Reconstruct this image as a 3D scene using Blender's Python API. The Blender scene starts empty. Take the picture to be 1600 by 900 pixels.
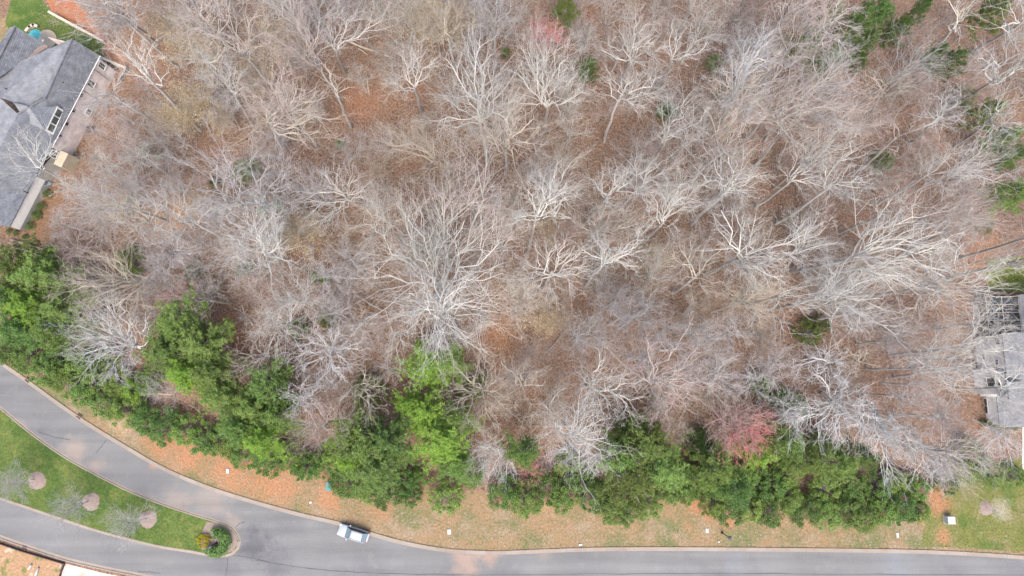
import bpy, math, random
import numpy as np

# ------------------------------------------------------------------ camera, sky, sun, exposure
SC = bpy.context.scene
COL = SC.collection
CAM_H, FPX, NADIR = 107.0, 1066.7, 150.0          # camera height, focal length and tilt in picture units of 1600x900
TH = math.atan(NADIR / FPX)
cam = bpy.data.cameras.new("camera")
cam.lens = 24.0; cam.sensor_width = 36.0; cam.clip_start = 1.0; cam.clip_end = 4000.0
cam_o = bpy.data.objects.new("camera", cam); COL.objects.link(cam_o)
cam_o.location = (0, 0, CAM_H); cam_o.rotation_euler = (TH, 0, 0)
SC.camera = cam_o

SUN_EL, SUN_AZ = math.radians(58), math.radians(178)   # azimuth clockwise from +Y: low in the picture's lower left
W = bpy.data.worlds.new("World"); SC.world = W; W.use_nodes = True
wn = W.node_tree.nodes; bg = wn["Background"]
sky = wn.new("ShaderNodeTexSky"); sky.sky_type = 'NISHITA'; sky.sun_disc = False
sky.sun_elevation = SUN_EL; sky.sun_rotation = SUN_AZ
sky.air_density = 1.0; sky.dust_density = 4.0; sky.ozone_density = 1.0
W.node_tree.links.new(sky.outputs[0], bg.inputs[0]); bg.inputs[1].default_value = 0.15
sun = bpy.data.lights.new("sun", 'SUN'); sun.energy = 0.8; sun.angle = math.radians(28); sun.color = (1.0, 0.94, 0.86)
sun_o = bpy.data.objects.new("sun", sun); COL.objects.link(sun_o)
sun_o.rotation_euler = (math.pi / 2 - SUN_EL, 0, -SUN_AZ + math.pi)
SC.view_settings.view_transform = 'Standard'; SC.view_settings.look = 'None'
SC.view_settings.gamma = 1.0; SC.view_settings.use_curve_mapping = False
SC.view_settings.exposure = 1.75

# ------------------------------------------------------------------ picture point -> place in the world
ct, st = math.cos(TH), math.sin(TH)
def ray(x, y):
    cx, cy = (x - 800) / FPX, -(y - 450) / FPX
    return np.array([cx, cy * ct + st, cy * st - ct])
def P(x, y, z=0.0):
    d = ray(x, y); s = (z - CAM_H) / d[2]
    return np.array([d[0] * s, d[1] * s, z])
def on_plane(x, y, p0, n):                           # where the sight line meets a vertical wall plane
    d = ray(x, y); o = np.array([0, 0, CAM_H]); s = np.dot(p0 - o, n) / np.dot(d, n)
    return o + d * s
def proj(w):
    v = np.asarray(w, float) - np.array([0, 0, CAM_H])
    cy = v[1] * ct + v[2] * st; cz = -v[1] * st + v[2] * ct
    return 800 + FPX * v[0] / -cz, 450 - FPX * cy / -cz
def PL(pts, z=0.0): return [P(x, y, z) for x, y in pts]

RNG = np.random.default_rng(7)
R = random.Random(11)

# ------------------------------------------------------------------ materials
def mat(name, base, rough=0.85, var=0.0, scale=1.0, col2=None, rnd=0.0, island=0.0, metal=0.0, spec=0.3, coord='Object', hue=0.0, bump=0.0, detail=4.0):
    m = bpy.data.materials.new(name); m.use_nodes = True
    nt = m.node_tree; n = nt.nodes; L = nt.links.new
    b = n["Principled BSDF"]; b.inputs["Roughness"].default_value = rough; b.inputs["Metallic"].default_value = metal
    b.inputs["Specular IOR Level"].default_value = spec
    tc = n.new("ShaderNodeTexCoord"); src = tc.outputs[coord]
    no = n.new("ShaderNodeTexNoise"); no.inputs["Scale"].default_value = scale; no.inputs["Detail"].default_value = detail
    no.inputs["Roughness"].default_value = 0.65
    L(src, no.inputs["Vector"])
    mr = n.new("ShaderNodeMapRange"); mr.inputs[1].default_value = 0.3; mr.inputs[2].default_value = 0.7
    L(no.outputs["Fac"], mr.inputs[0])
    mx = n.new("ShaderNodeMix"); mx.data_type = 'RGBA'
    c2 = col2 if col2 else tuple(c * (1 - var) for c in base)
    mx.inputs[6].default_value = (*base, 1); mx.inputs[7].default_value = (*c2, 1)
    L(mr.outputs[0], mx.inputs[0]); out = mx.outputs[2]
    if rnd or island or hue:
        hs = n.new("ShaderNodeHueSaturation"); L(out, hs.inputs["Color"])
        oi = n.new("ShaderNodeObjectInfo")
        a = n.new("ShaderNodeMapRange"); a.inputs[3].default_value = 1 - rnd; a.inputs[4].default_value = 1 + rnd
        L(oi.outputs["Random"], a.inputs[0]); val = a.outputs[0]
        if island:
            ge = n.new("ShaderNodeNewGeometry")
            a2 = n.new("ShaderNodeMapRange"); a2.inputs[3].default_value = 1 - island; a2.inputs[4].default_value = 1 + island
            L(ge.outputs["Random Per Island"], a2.inputs[0])
            mm = n.new("ShaderNodeMath"); mm.operation = 'MULTIPLY'; L(val, mm.inputs[0]); L(a2.outputs[0], mm.inputs[1]); val = mm.outputs[0]
        L(val, hs.inputs["Value"])
        if hue:
            h1 = n.new("ShaderNodeMath"); h1.operation = 'MULTIPLY'; h1.inputs[1].default_value = 7.31; L(oi.outputs["Random"], h1.inputs[0])
            h2 = n.new("ShaderNodeMath"); h2.operation = 'FRACT'; L(h1.outputs[0], h2.inputs[0])
            h3 = n.new("ShaderNodeMapRange"); h3.inputs[3].default_value = 0.5 - hue; h3.inputs[4].default_value = 0.5 + hue
            L(h2.outputs[0], h3.inputs[0]); L(h3.outputs[0], hs.inputs["Hue"])
        out = hs.outputs[0]
    L(out, b.inputs["Base Color"])
    if bump:
        bp = n.new("ShaderNodeBump"); bp.inputs["Strength"].default_value = bump; bp.inputs["Distance"].default_value = 0.05
        L(no.outputs["Fac"], bp.inputs["Height"]); L(bp.outputs[0], b.inputs["Normal"])
    return m

def leafy(m, share=0.45):                               # thin leaves and needles let light through
    n = m.node_tree.nodes; L = m.node_tree.links.new; b = n["Principled BSDF"]; o = n["Material Output"]
    t = n.new("ShaderNodeBsdfTranslucent"); mx = n.new("ShaderNodeMixShader"); mx.inputs[0].default_value = share
    L(b.inputs["Base Color"].links[0].from_socket, t.inputs["Color"]); L(b.outputs[0], mx.inputs[1]); L(t.outputs[0], mx.inputs[2]); L(mx.outputs[0], o.inputs["Surface"])

def ground_mat(name, layers, fine=(6.0, 0.35), spots=(), streak=None, rough=0.9):
    """layers: [(colour, noise scale, lo, hi)], the first is the base; spots: [(x, y, radius, colour, strength)] in world metres (bare soil, sand)"""
    m = bpy.data.materials.new(name); m.use_nodes = True
    nt = m.node_tree; n = nt.nodes; L = nt.links.new
    b = n["Principled BSDF"]; b.inputs["Roughness"].default_value = rough; b.inputs["Specular IOR Level"].default_value = 0.1
    tc = n.new("ShaderNodeTexCoord"); src = tc.outputs["Object"]
    cur = n.new("ShaderNodeRGB"); cur.outputs[0].default_value = (*layers[0][0], 1); cur = cur.outputs[0]
    def noise(sc, det=5.0, ro=0.62, vec=None):
        no = n.new("ShaderNodeTexNoise"); no.inputs["Scale"].default_value = sc; no.inputs["Detail"].default_value = det; no.inputs["Roughness"].default_value = ro
        L(vec if vec is not None else src, no.inputs["Vector"]); return no.outputs["Fac"]
    def rng(f, lo, hi, a=0.0, c=1.0):
        mr = n.new("ShaderNodeMapRange"); mr.inputs[1].default_value = lo; mr.inputs[2].default_value = hi
        mr.inputs[3].default_value = a; mr.inputs[4].default_value = c; L(f, mr.inputs[0]); return mr.outputs[0]
    def mix(f, c1, c2, mode='MIX'):
        mx = n.new("ShaderNodeMix"); mx.data_type = 'RGBA'; mx.blend_type = mode; L(f, mx.inputs[0]); L(c1, mx.inputs[6])
        if isinstance(c2, tuple): mx.inputs[7].default_value = (*c2, 1)
        else: L(c2, mx.inputs[7])
        return mx.outputs[2]
    for c, sc, lo, hi in layers[1:]:
        cur = mix(rng(noise(sc), lo, hi), cur, c)
    if spots:
        wob = noise(0.55, 5.0, 0.7); wb = rng(wob, 0.25, 0.75, -1.0, 1.0)
        for x, y, r, c, s in spots:
            dist = n.new("ShaderNodeVectorMath"); dist.operation = 'DISTANCE'; L(src, dist.inputs[0]); dist.inputs[1].default_value = (x, y, 0)
            ad = n.new("ShaderNodeMath"); ad.operation = 'MULTIPLY_ADD'; L(wb, ad.inputs[0]); ad.inputs[1].default_value = r * 0.6; L(dist.outputs["Value"], ad.inputs[2])
            cur = mix(rng(ad.outputs[0], r * 1.15, r * 0.25, 0.0, s), cur, c)
    if streak:
        for ang, sc, stren in streak:
            mp = n.new("ShaderNodeMapping"); L(src, mp.inputs[0]); mp.inputs["Rotation"].default_value = (0, 0, ang); mp.inputs["Scale"].default_value = (0.05, 1, 1)
            f = rng(noise(sc, 3.0, 0.5, mp.outputs[0]), 0.3, 0.7, 1 - stren, 1 + stren)
            hs = n.new("ShaderNodeHueSaturation"); L(cur, hs.inputs["Color"]); L(f, hs.inputs["Value"]); cur = hs.outputs[0]
    f = rng(noise(fine[0], 8.0, 0.82), 0.32, 0.68, 1 - fine[1], 1 + fine[1])
    hs = n.new("ShaderNodeHueSaturation"); L(cur, hs.inputs["Color"]); L(f, hs.inputs["Value"]); cur = hs.outputs[0]
    L(cur, b.inputs["Base Color"])
    return m

M = {}
M['trunk'] = mat('bark_dark_grey', (0.36, 0.335, 0.305), var=0.35, scale=2.0, rnd=0.2)
M['white'] = mat('bark_white_grey', (0.50, 0.485, 0.44), var=0.2, scale=0.8, rnd=0.14, hue=0.01)
M['tan'] = mat('bark_pale_tan', (0.43, 0.39, 0.32), var=0.2, scale=0.8, rnd=0.14, hue=0.01)
M['lilac'] = mat('bark_lilac_grey', (0.40, 0.385, 0.36), var=0.2, scale=0.8, rnd=0.16, hue=0.008)
M['rose'] = mat('bark_rose_grey', (0.42, 0.375, 0.33), var=0.2, scale=0.8, rnd=0.14, hue=0.01)
M['red'] = mat('bark_pinkish', (0.46, 0.30, 0.29), var=0.2, scale=0.8)
M['bright'] = mat('bark_bleached', (0.57, 0.56, 0.535), var=0.15, scale=0.8, rnd=0.08)
M['twig_bright'] = mat('twig_bleached', (0.43, 0.42, 0.405), var=0.15, scale=0.8, rnd=0.08)
M['twig_white'] = mat('twig_white_grey', (0.40, 0.378, 0.34), var=0.2, scale=0.8, rnd=0.14, hue=0.01)
M['twig_tan'] = mat('twig_tan', (0.38, 0.325, 0.255), var=0.2, scale=0.8, rnd=0.14, hue=0.01)
M['twig_lilac'] = mat('twig_lilac', (0.365, 0.338, 0.322), var=0.2, scale=0.8, rnd=0.15, hue=0.008)
M['twig_rose'] = mat('twig_rose', (0.365, 0.29, 0.255), var=0.2, scale=0.8, rnd=0.14, hue=0.01)
M['twig_red'] = mat('twig_red_buds', (0.54, 0.155, 0.155), col2=(0.50, 0.23, 0.22), scale=0.6, rnd=0.08)
M['beech'] = mat('tan_papery_leaf', (0.50, 0.41, 0.265), col2=(0.43, 0.33, 0.20), scale=0.5, rnd=0.12, island=0.3)
M['lime'] = mat('needle_lime', (0.27, 0.41, 0.065), col2=(0.20, 0.33, 0.06), scale=0.7, rnd=0.12, island=0.3, rough=0.6)
M['green'] = mat('needle_green', (0.22, 0.31, 0.08), col2=(0.17, 0.255, 0.07), scale=0.7, rnd=0.16, island=0.3, hue=0.015, rough=0.6)
M['dark'] = mat('leaf_dark_green', (0.165, 0.255, 0.068), col2=(0.12, 0.205, 0.06), scale=0.7, rnd=0.2, island=0.35, hue=0.015, rough=0.55)
M['olive'] = mat('leaf_olive', (0.19, 0.235, 0.06), col2=(0.145, 0.19, 0.055), scale=0.7, rnd=0.16, island=0.3, rough=0.6)
M['yellow'] = mat('leaf_yellow', (0.42, 0.34, 0.012), col2=(0.30, 0.27, 0.015), scale=2.0, island=0.3, rough=0.6)
M['concrete'] = mat('pale_concrete', (0.225, 0.197, 0.168), col2=(0.205, 0.158, 0.12), scale=0.5, bump=0.1, rnd=0.07)
M['iron'] = mat('rusty_iron', (0.085, 0.05, 0.045), var=0.5, scale=6.0, rough=0.7)
M['black'] = mat('black_metal', (0.02, 0.02, 0.022), rough=0.4, spec=0.5)
M['whitepaint'] = mat('white_paint', (0.80, 0.79, 0.76), var=0.12, scale=1.5, rough=0.6)
M['cream'] = mat('cream_paint', (0.50, 0.42, 0.32), var=0.2, scale=1.0, rough=0.7)
M['whiteplastic'] = mat('white_plastic', (0.42, 0.405, 0.38), var=0.15, scale=4.0, rough=0.5)
M['teal'] = mat('teal_paint', (0.075, 0.20, 0.19), var=0.25, scale=3.0, rough=0.55)
M['tealcloth'] = mat('turquoise_cloth', (0.10, 0.42, 0.42), var=0.25, scale=3.0)
M['glass'] = mat('window_glass', (0.085, 0.115, 0.105), var=0.5, scale=1.2, rough=0.12, spec=0.6)
M['darkglass'] = mat('dark_glass', (0.018, 0.021, 0.026), var=0.3, scale=1.2, rough=0.1, spec=0.6)
M['silver'] = mat('silver_car_paint', (0.32, 0.33, 0.355), var=0.04, scale=1.0, rough=0.35, metal=0.1, spec=0.6)
M['bluepaint'] = mat('dark_blue_plastic', (0.02, 0.04, 0.08), rough=0.5)
M['rubber'] = mat('tyre_rubber', (0.018, 0.018, 0.018), rough=0.85)
M['alloy'] = mat('alloy_rim', (0.4, 0.4, 0.41), rough=0.35, metal=0.8)
M['lampred'] = mat('tail_lamp_red', (0.3, 0.015, 0.015), rough=0.3)
M['lampclear'] = mat('head_lamp_clear', (0.6, 0.62, 0.62), rough=0.15)
M['wood'] = mat('weathered_wood', (0.24, 0.20, 0.165), var=0.3, scale=1.5, rnd=0.15)
M['palewood'] = mat('barkless_wood', (0.46, 0.36, 0.265), var=0.2, scale=1.0, rnd=0.08)
M['mulch'] = mat('mulch', (0.17, 0.12, 0.098), col2=(0.215, 0.17, 0.147), scale=3.0, bump=0.4)
M['stone'] = mat('cream_stone', (0.40, 0.355, 0.265), col2=(0.32, 0.27, 0.19), scale=1.5, rnd=0.15)
M['greystone'] = mat('grey_stone', (0.33, 0.32, 0.30), var=0.35, scale=1.5, bump=0.3)
M['litterleaf'] = mat('fallen_leaf', (0.185, 0.11, 0.07), col2=(0.24, 0.165, 0.12), scale=0.25, island=0.7)
M['grassblade'] = mat('lawn_grass', (0.075, 0.11, 0.026), col2=(0.115, 0.13, 0.036), scale=0.3, island=0.35)
M['brightblade'] = mat('bright_grass_blade', (0.20, 0.26, 0.035), col2=(0.14, 0.19, 0.03), scale=0.3, island=0.35)
M['dryblade'] = mat('dry_grass', (0.19, 0.155, 0.09), col2=(0.12, 0.12, 0.05), scale=0.25, island=0.35)

for k in ('lime', 'green', 'dark', 'olive', 'yellow', 'beech', 'grassblade', 'dryblade'): leafy(M[k])
def brick_mat(name, c1, c2, mortar, bw=0.24, bh=0.08, rough=0.9):
    m = bpy.data.materials.new(name); m.use_nodes = True
    n = m.node_tree.nodes; L = m.node_tree.links.new; b = n["Principled BSDF"]; b.inputs["Roughness"].default_value = rough; b.inputs["Specular IOR Level"].default_value = 0.2
    tc = n.new("ShaderNodeTexCoord"); br = n.new("ShaderNodeTexBrick")
    br.inputs["Color1"].default_value = (*c1, 1); br.inputs["Color2"].default_value = (*c2, 1); br.inputs["Mortar"].default_value = (*mortar, 1)
    br.inputs["Scale"].default_value = 1.0; br.inputs["Mortar Size"].default_value = bh * 0.1; br.inputs["Brick Width"].default_value = bw; br.inputs["Row Height"].default_value = bh
    L(tc.outputs["UV"], br.inputs["Vector"])
    no = n.new("ShaderNodeTexNoise"); no.inputs["Scale"].default_value = 0.9; no.inputs["Detail"].default_value = 6; L(tc.outputs["Object"], no.inputs["Vector"])
    mr = n.new("ShaderNodeMapRange"); mr.inputs[1].default_value = .3; mr.inputs[2].default_value = .7; mr.inputs[3].default_value = .78; mr.inputs[4].default_value = 1.2; L(no.outputs["Fac"], mr.inputs[0])
    hs = n.new("ShaderNodeHueSaturation"); L(br.outputs["Color"], hs.inputs["Color"]); L(mr.outputs[0], hs.inputs["Value"])
    L(hs.outputs[0], b.inputs["Base Color"])
    return m
M['brick'] = brick_mat('whitewashed_brick', (0.66, 0.585, 0.56), (0.56, 0.485, 0.455), (0.60, 0.55, 0.52))
M['whitebrick'] = brick_mat('white_painted_brick', (0.80, 0.78, 0.74), (0.73, 0.71, 0.67), (0.66, 0.64, 0.60))
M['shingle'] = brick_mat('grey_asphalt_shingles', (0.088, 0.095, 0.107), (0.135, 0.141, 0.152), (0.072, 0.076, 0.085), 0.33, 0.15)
M['shingle2'] = brick_mat('pale_and_lit_grey_shingles', (0.145, 0.149, 0.156), (0.195, 0.197, 0.20), (0.12, 0.121, 0.127), 0.33, 0.15)  # paler copy; on the left house it paints in light caught by some slopes

# ------------------------------------------------------------------ mesh helpers
def raw_mesh(name, verts, quads=None, tris=None, uv=None):
    me = bpy.data.meshes.new(name)
    verts = np.asarray(verts, np.float32).reshape(-1, 3)
    q = np.asarray(quads, np.int32).reshape(-1, 4) if quads is not None and len(quads) else np.zeros((0, 4), np.int32)
    t = np.asarray(tris, np.int32).reshape(-1, 3) if tris is not None and len(tris) else np.zeros((0, 3), np.int32)
    me.vertices.add(len(verts)); me.vertices.foreach_set("co", verts.ravel())
    nl = q.size + t.size
    me.loops.add(nl); me.loops.foreach_set("vertex_index", np.concatenate([q.ravel(), t.ravel()]))
    me.polygons.add(len(q) + len(t))
    starts = np.concatenate([np.arange(len(q)) * 4, q.size + np.arange(len(t)) * 3]).astype(np.int32)
    me.polygons.foreach_set("loop_start", starts)
    me.update(calc_edges=True)
    return me
def link(name, me, m=None, parent=None):
    o = bpy.data.objects.new(name, me); COL.objects.link(o)
    if m is not None:
        if not me.materials: me.materials.append(m)
        elif me.materials[0] != m:
            o.material_slots[0].link = 'OBJECT'; o.material_slots[0].material = m
    if parent is not None: o.parent = parent
    return o
def tag(o, label=None, cat=None, group=None, kind=None):
    if label: o['label'] = label
    if cat: o['category'] = cat
    if group: o['group'] = group
    if kind: o['kind'] = kind
    return o
def empty(name, loc=(0, 0, 0), label=None, cat=None, group=None):
    o = bpy.data.objects.new(name, None); COL.objects.link(o); o.location = tuple(float(v) for v in loc); o.empty_display_size = 0.3
    return tag(o, label, cat, group)
class MB:
    """collects simple shapes, links them as one mesh"""
    def __init__(s): s.v = []; s.f = []
    def add(s, verts, faces):
        o = len(s.v); s.v += [tuple(map(float, v)) for v in verts]; s.f += [tuple(i + o for i in f) for f in faces]
    def box(s, c, size, rz=0.0, taper=1.0):
        x, y, z = (k / 2 for k in size); ca, sa = math.cos(rz), math.sin(rz); vs = []
        for dz, t in ((-z, 1), (z, taper)):
            for dx, dy in ((-x, -y), (x, -y), (x, y), (-x, y)):
                dx *= t; dy *= t
                vs.append((c[0] + dx * ca - dy * sa, c[1] + dx * sa + dy * ca, c[2] + dz))
        s.add(vs, [(3, 2, 1, 0), (4, 5, 6, 7), (0, 1, 5, 4), (1, 2, 6, 5), (2, 3, 7, 6), (3, 0, 4, 7)])
    def lathe(s, c, prof, n=16):
        vs = []; fs = []
        for r, z in prof:
            for k in range(n):
                a = 2 * math.pi * k / n; vs.append((c[0] + r * math.cos(a), c[1] + r * math.sin(a), c[2] + z))
        for i in range(len(prof) - 1):
            for k in range(n): fs.append((i * n + k, i * n + (k + 1) % n, (i + 1) * n + (k + 1) % n, (i + 1) * n + k))
        fs.append(tuple(range(n))[::-1]); fs.append(tuple((len(prof) - 1) * n + k for k in range(n)))
        s.add(vs, fs)
    def tube(s, pts, rad, n=8):
        pts = [np.asarray(p, float) for p in pts]; vs = []; fs = []
        for i, p in enumerate(pts):
            t = pts[min(i + 1, len(pts) - 1)] - pts[max(i - 1, 0)]; t = t / (np.linalg.norm(t) + 1e-9)
            u = np.cross(t, (0, 0, 1) if abs(t[2]) < .9 else (1, 0, 0)); u /= np.linalg.norm(u); w = np.cross(t, u)
            r = rad[i] if hasattr(rad, '__len__') else rad
            for k in range(n):
                a = 2 * math.pi * k / n; vs.append(p + r * (math.cos(a) * u + math.sin(a) * w))
        for i in range(len(pts) - 1):
            for k in range(n): fs.append((i * n + k, i * n + (k + 1) % n, (i + 1) * n + (k + 1) % n, (i + 1) * n + k))
        fs.append(tuple(range(n))[::-1]); fs.append(tuple((len(pts) - 1) * n + k for k in range(n)))
        s.add(vs, fs)
    def slab(s, poly, th):                          # a polygon in space given thickness straight down
        n = len(poly); a = [np.asarray(p, float) for p in poly]; b = [p - np.array([0, 0, th]) for p in a]
        s.add(a + b, [tuple(range(n)), tuple(range(2 * n - 1, n - 1, -1))] + [(i, n + i, n + (i + 1) % n, (i + 1) % n) for i in range(n)])
    def build(s, name, m, parent=None, uvdir=None, bevel=0.0, smooth=False):
        me = bpy.data.meshes.new(name); me.from_pydata(s.v, [], s.f); me.update()
        if uvdir is not None:
            uv = me.uv_layers.new(name="UVMap")
            for p in me.polygons:
                nrm = np.array(p.normal); u = np.cross((0, 0, 1), nrm)
                u = u / np.linalg.norm(u) if np.linalg.norm(u) > .05 else np.array((1.0, 0, 0)); v = np.cross(nrm, u)
                for li in p.loop_indices:
                    co = np.array(me.vertices[me.loops[li].vertex_index].co); uv.data[li].uv = (float(co @ u), float(co @ v))
        if smooth: me.polygons.foreach_set("use_smooth", [True] * len(me.polygons))
        o = link(name, me, m, parent)
        if bevel:
            bv = o.modifiers.new("bevel", 'BEVEL'); bv.width = bevel; bv.segments = 2; bv.limit_method = 'ANGLE'
        return o

def smooth_line(pts, n=6):                           # Catmull-Rom through picture points
    p = np.array(pts, float); p = np.vstack([2 * p[0] - p[1], p, 2 * p[-1] - p[-2]]); out = []
    for i in range(1, len(p) - 2):
        for t in np.linspace(0, 1, n, endpoint=False):
            a, b, c, d = p[i - 1], p[i], p[i + 1], p[i + 2]
            out.append(0.5 * (2 * b + (c - a) * t + (2 * a - 5 * b + 4 * c - d) * t * t + (3 * b - a - 3 * c + d) * t ** 3))
    out.append(p[-2]); return np.array(out)
def sheet(name, poly, z, m, parent=None, kind='structure'):
    me = bpy.data.meshes.new(name); me.from_pydata([(float(p[0]), float(p[1]), z) for p in poly], [], [tuple(range(len(poly)))]); me.update()
    if me.polygons[0].normal.z < 0: me.flip_normals()
    import bmesh
    bm = bmesh.new(); bm.from_mesh(me); bmesh.ops.triangulate(bm, faces=bm.faces[:]); bm.to_mesh(me); bm.free()
    o = link(name, me, m, parent)
    if kind: o['kind'] = kind
    return o

# ------------------------------------------------------------------ ground, roads, kerbs
def spot(x, y, rpx, c, s=0.9):
    w = P(x, y); return (w[0], w[1], rpx * 0.1, c, s)
CLAY = (0.275, 0.14, 0.075); CLAY2 = (0.27, 0.10, 0.045); SAND = (0.36, 0.275, 0.20); TANLEAF = (0.30, 0.175, 0.085); STRAW = (0.165, 0.097, 0.056)
LITTER = [spot(90, 305, 40, STRAW), spot(75, 340, 35, STRAW), spot(120, 250, 25, STRAW), spot(60, 365, 25, STRAW), spot(270, 340, 35, TANLEAF, .7),
          spot(1540, 400, 40, (0.24, 0.135, 0.085), .7), spot(640, 20, 45, (0.155, 0.10, 0.07), .7), spot(1450, 110, 55, (0.19, 0.115, 0.08), .7), spot(780, 530, 40, (0.25, 0.125, 0.06), .7),
          spot(370, 520, 45, (0.25, 0.12, 0.058), .7), spot(560, 160, 40, (0.23, 0.115, 0.068), .7), spot(310, 320, 60, TANLEAF, .5)]
M['litter'] = ground_mat('leaf_litter', [((0.165, 0.108, 0.078), 0, 0, 0), ((0.18, 0.103, 0.063), 0.07, 0.45, 0.7), ((0.128, 0.092, 0.066), 0.11, 0.48, 0.7), ((0.25, 0.16, 0.10), 1.6, 0.55, 0.72), ((0.065, 0.04, 0.028), 2.0, 0.54, 0.70)], fine=(3.2, 0.85), spots=LITTER)
VS = [spot(300, 705, 40, CLAY), spot(250, 690, 30, CLAY), spot(360, 730, 40, CLAY), spot(420, 745, 45, CLAY), spot(440, 770, 25, CLAY, .7), spot(515, 785, 20, CLAY), spot(515, 765, 22, CLAY),
      spot(640, 770, 20, CLAY, .6), spot(790, 765, 24, (0.30, 0.17, 0.10), .8), spot(1085, 785, 18, CLAY), spot(1110, 800, 16, CLAY), spot(1135, 815, 14, CLAY, .8), spot(1075, 822, 10, CLAY, .4), spot(1470, 790, 20, CLAY), spot(1475, 835, 16, CLAY), spot(1462, 775, 14, CLAY),
      spot(600, 800, 18, CLAY, .5), spot(850, 790, 20, (0.30, 0.19, 0.11), .6), spot(190, 660, 20, (0.32, 0.24, 0.15), .6)]
M['verge'] = ground_mat('dry_verge', [((0.20, 0.136, 0.075), 0, 0, 0), ((0.115, 0.115, 0.052), 0.16, 0.46, 0.64), ((0.215, 0.16, 0.105), 0.3, 0.5, 0.68), ((0.09, 0.10, 0.036), 0.9, 0.58, 0.72), ((0.25, 0.145, 0.085), 0.5, 0.58, 0.74), ((0.21, 0.19, 0.145), 2.2, 0.55, 0.7)], fine=(3.5, 0.6), spots=VS)
M['lawn'] = ground_mat('lawn', [((0.082, 0.112, 0.03), 0, 0, 0), ((0.05, 0.085, 0.02), 0.25, 0.45, 0.6), ((0.125, 0.135, 0.04), 0.45, 0.52, 0.7), ((0.06, 0.095, 0.02), 1.2, 0.55, 0.7)], fine=(3.5, 0.55))
M['drylawn'] = ground_mat('patchy_lawn', [((0.115, 0.12, 0.036), 0, 0, 0), ((0.17, 0.14, 0.07), 0.18, 0.48, 0.64), ((0.07, 0.10, 0.026), 0.3, 0.48, 0.64), ((0.20, 0.17, 0.115), 0.8, 0.58, 0.72)], fine=(3.5, 0.55), spots=[spot(1470, 790, 20, CLAY), spot(1475, 840, 15, CLAY), spot(1565, 797, 18, (0.30, 0.25, 0.19), .7)])
M['clay'] = ground_mat('red_clay', [(CLAY2, 0, 0, 0), ((0.30, 0.15, 0.08), 0.4, 0.45, 0.65), ((0.22, 0.13, 0.08), 0.8, 0.55, 0.72)], fine=(5.0, 0.3))
M['claylot'] = ground_mat('building_lot_clay', [((0.27, 0.165, 0.095), 0, 0, 0), ((0.20, 0.165, 0.075), 0.5, 0.5, 0.66), ((0.12, 0.125, 0.04), 0.6, 0.55, 0.66), ((0.42, 0.33, 0.25), 0.35, 0.55, 0.68)], fine=(3.5, 0.5))
M['palelot'] = ground_mat('pale_crushed_stone', [((0.40, 0.33, 0.29), 0, 0, 0), ((0.35, 0.21, 0.14), 0.4, 0.55, 0.7)], fine=(5.0, 0.2))
SANDY = (0.215, 0.178, 0.150)
RS = [spot(20, 670, 20, SANDY, .8), spot(60, 705, 20, SANDY, .8), spot(115, 705, 24, SANDY, .85), spot(150, 730, 16, SANDY, .9), spot(240, 727, 9, (0.27, 0.155, 0.105), .8), spot(270, 790, 30, SANDY, .65), spot(330, 780, 35, SANDY, .55), spot(365, 815, 16, SANDY, .6),
      spot(730, 875, 28, (0.24, 0.175, 0.14), .85), spot(765, 865, 20, (0.25, 0.175, 0.135), .8), spot(400, 850, 30, (0.075, 0.075, 0.08), .8), spot(430, 880, 30, (0.09, 0.09, 0.095), .6), spot(225, 790, 22, SANDY, .6), spot(850, 862, 14, SANDY, .5), spot(1400, 880, 30, (0.16, 0.168, 0.18), .6), spot(1150, 880, 22, (0.155, 0.16, 0.172), .5)]
M['asphalt'] = ground_mat('worn_asphalt', [((0.130, 0.129, 0.126), 0, 0, 0), ((0.152, 0.150, 0.145), 0.07, 0.42, 0.65), ((0.106, 0.106, 0.107), 0.12, 0.52, 0.75), ((0.168, 0.160, 0.148), 0.5, 0.58, 0.8)], fine=(5.0, 0.16), spots=RS, streak=[(0.0, 0.5, 0.10), (-0.5, 0.7, 0.09)], rough=0.82)

sheet("ground", [(-1500, -1500), (1500, -1500), (1500, 1500), (-1500, 1500)], 0.0, M['litter'])
KERB = smooth_line([(-60, 515), (0, 562), (43, 592), (124, 650), (200, 697), (260, 731), (330, 760), (400, 782), (470, 801), (530, 815), (590, 834), (640, 847), (700, 857), (760, 860.5), (800, 860), (900, 856), (1000, 854.5), (1200, 855.5), (1400, 858), (1500, 861.5), (1600, 868), (1700, 876)])
ISLE = smooth_line([(-60, 590), (0, 639), (50, 680), (100, 715), (150, 743), (200, 768), (250, 788), (300, 805), (340, 817), (360, 825.5), (370, 838), (372, 850), (365, 861), (350, 866.5), (325, 864.5), (300, 860), (250, 852), (200, 840), (150, 826.5), (100, 810), (50, 793), (0, 776), (-60, 752)])
LOWK = smooth_line([(-60, 820), (0, 842), (40, 856), (100, 876), (160, 890), (210, 900), (300, 918), (420, 938), (700, 966), (1000, 972), (1300, 974), (1700, 985)])
FEDGE = [(-60, 470), (0, 520), (60, 565), (110, 600), (200, 650), (300, 680), (450, 705), (520, 725), (640, 750), (700, 765), (800, 770), (1000, 780), (1100, 770), (1300, 790), (1440, 780), (1480, 740), (1700, 740)]
kerbw = [P(x, y) for x, y in KERB]; islew = [P(x, y) for x, y in ISLE]; loww = [P(x, y) for x, y in LOWK]
sheet("road", kerbw + loww[::-1], 0.008, M['asphalt'])
sheet("grass_verge", [P(x, y) for x, y in FEDGE] + kerbw[::-1], 0.004, M['verge'])
sheet("traffic_island_lawn", islew, 0.10, M['lawn'])
sheet("side_lawn", PL([(1448, 800), (1480, 770), (1500, 745), (1530, 725), (1590, 715), (1700, 720), (1700, 870), (1600, 862), (1500, 856), (1440, 853)]), 0.009, M['drylawn'])
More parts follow.
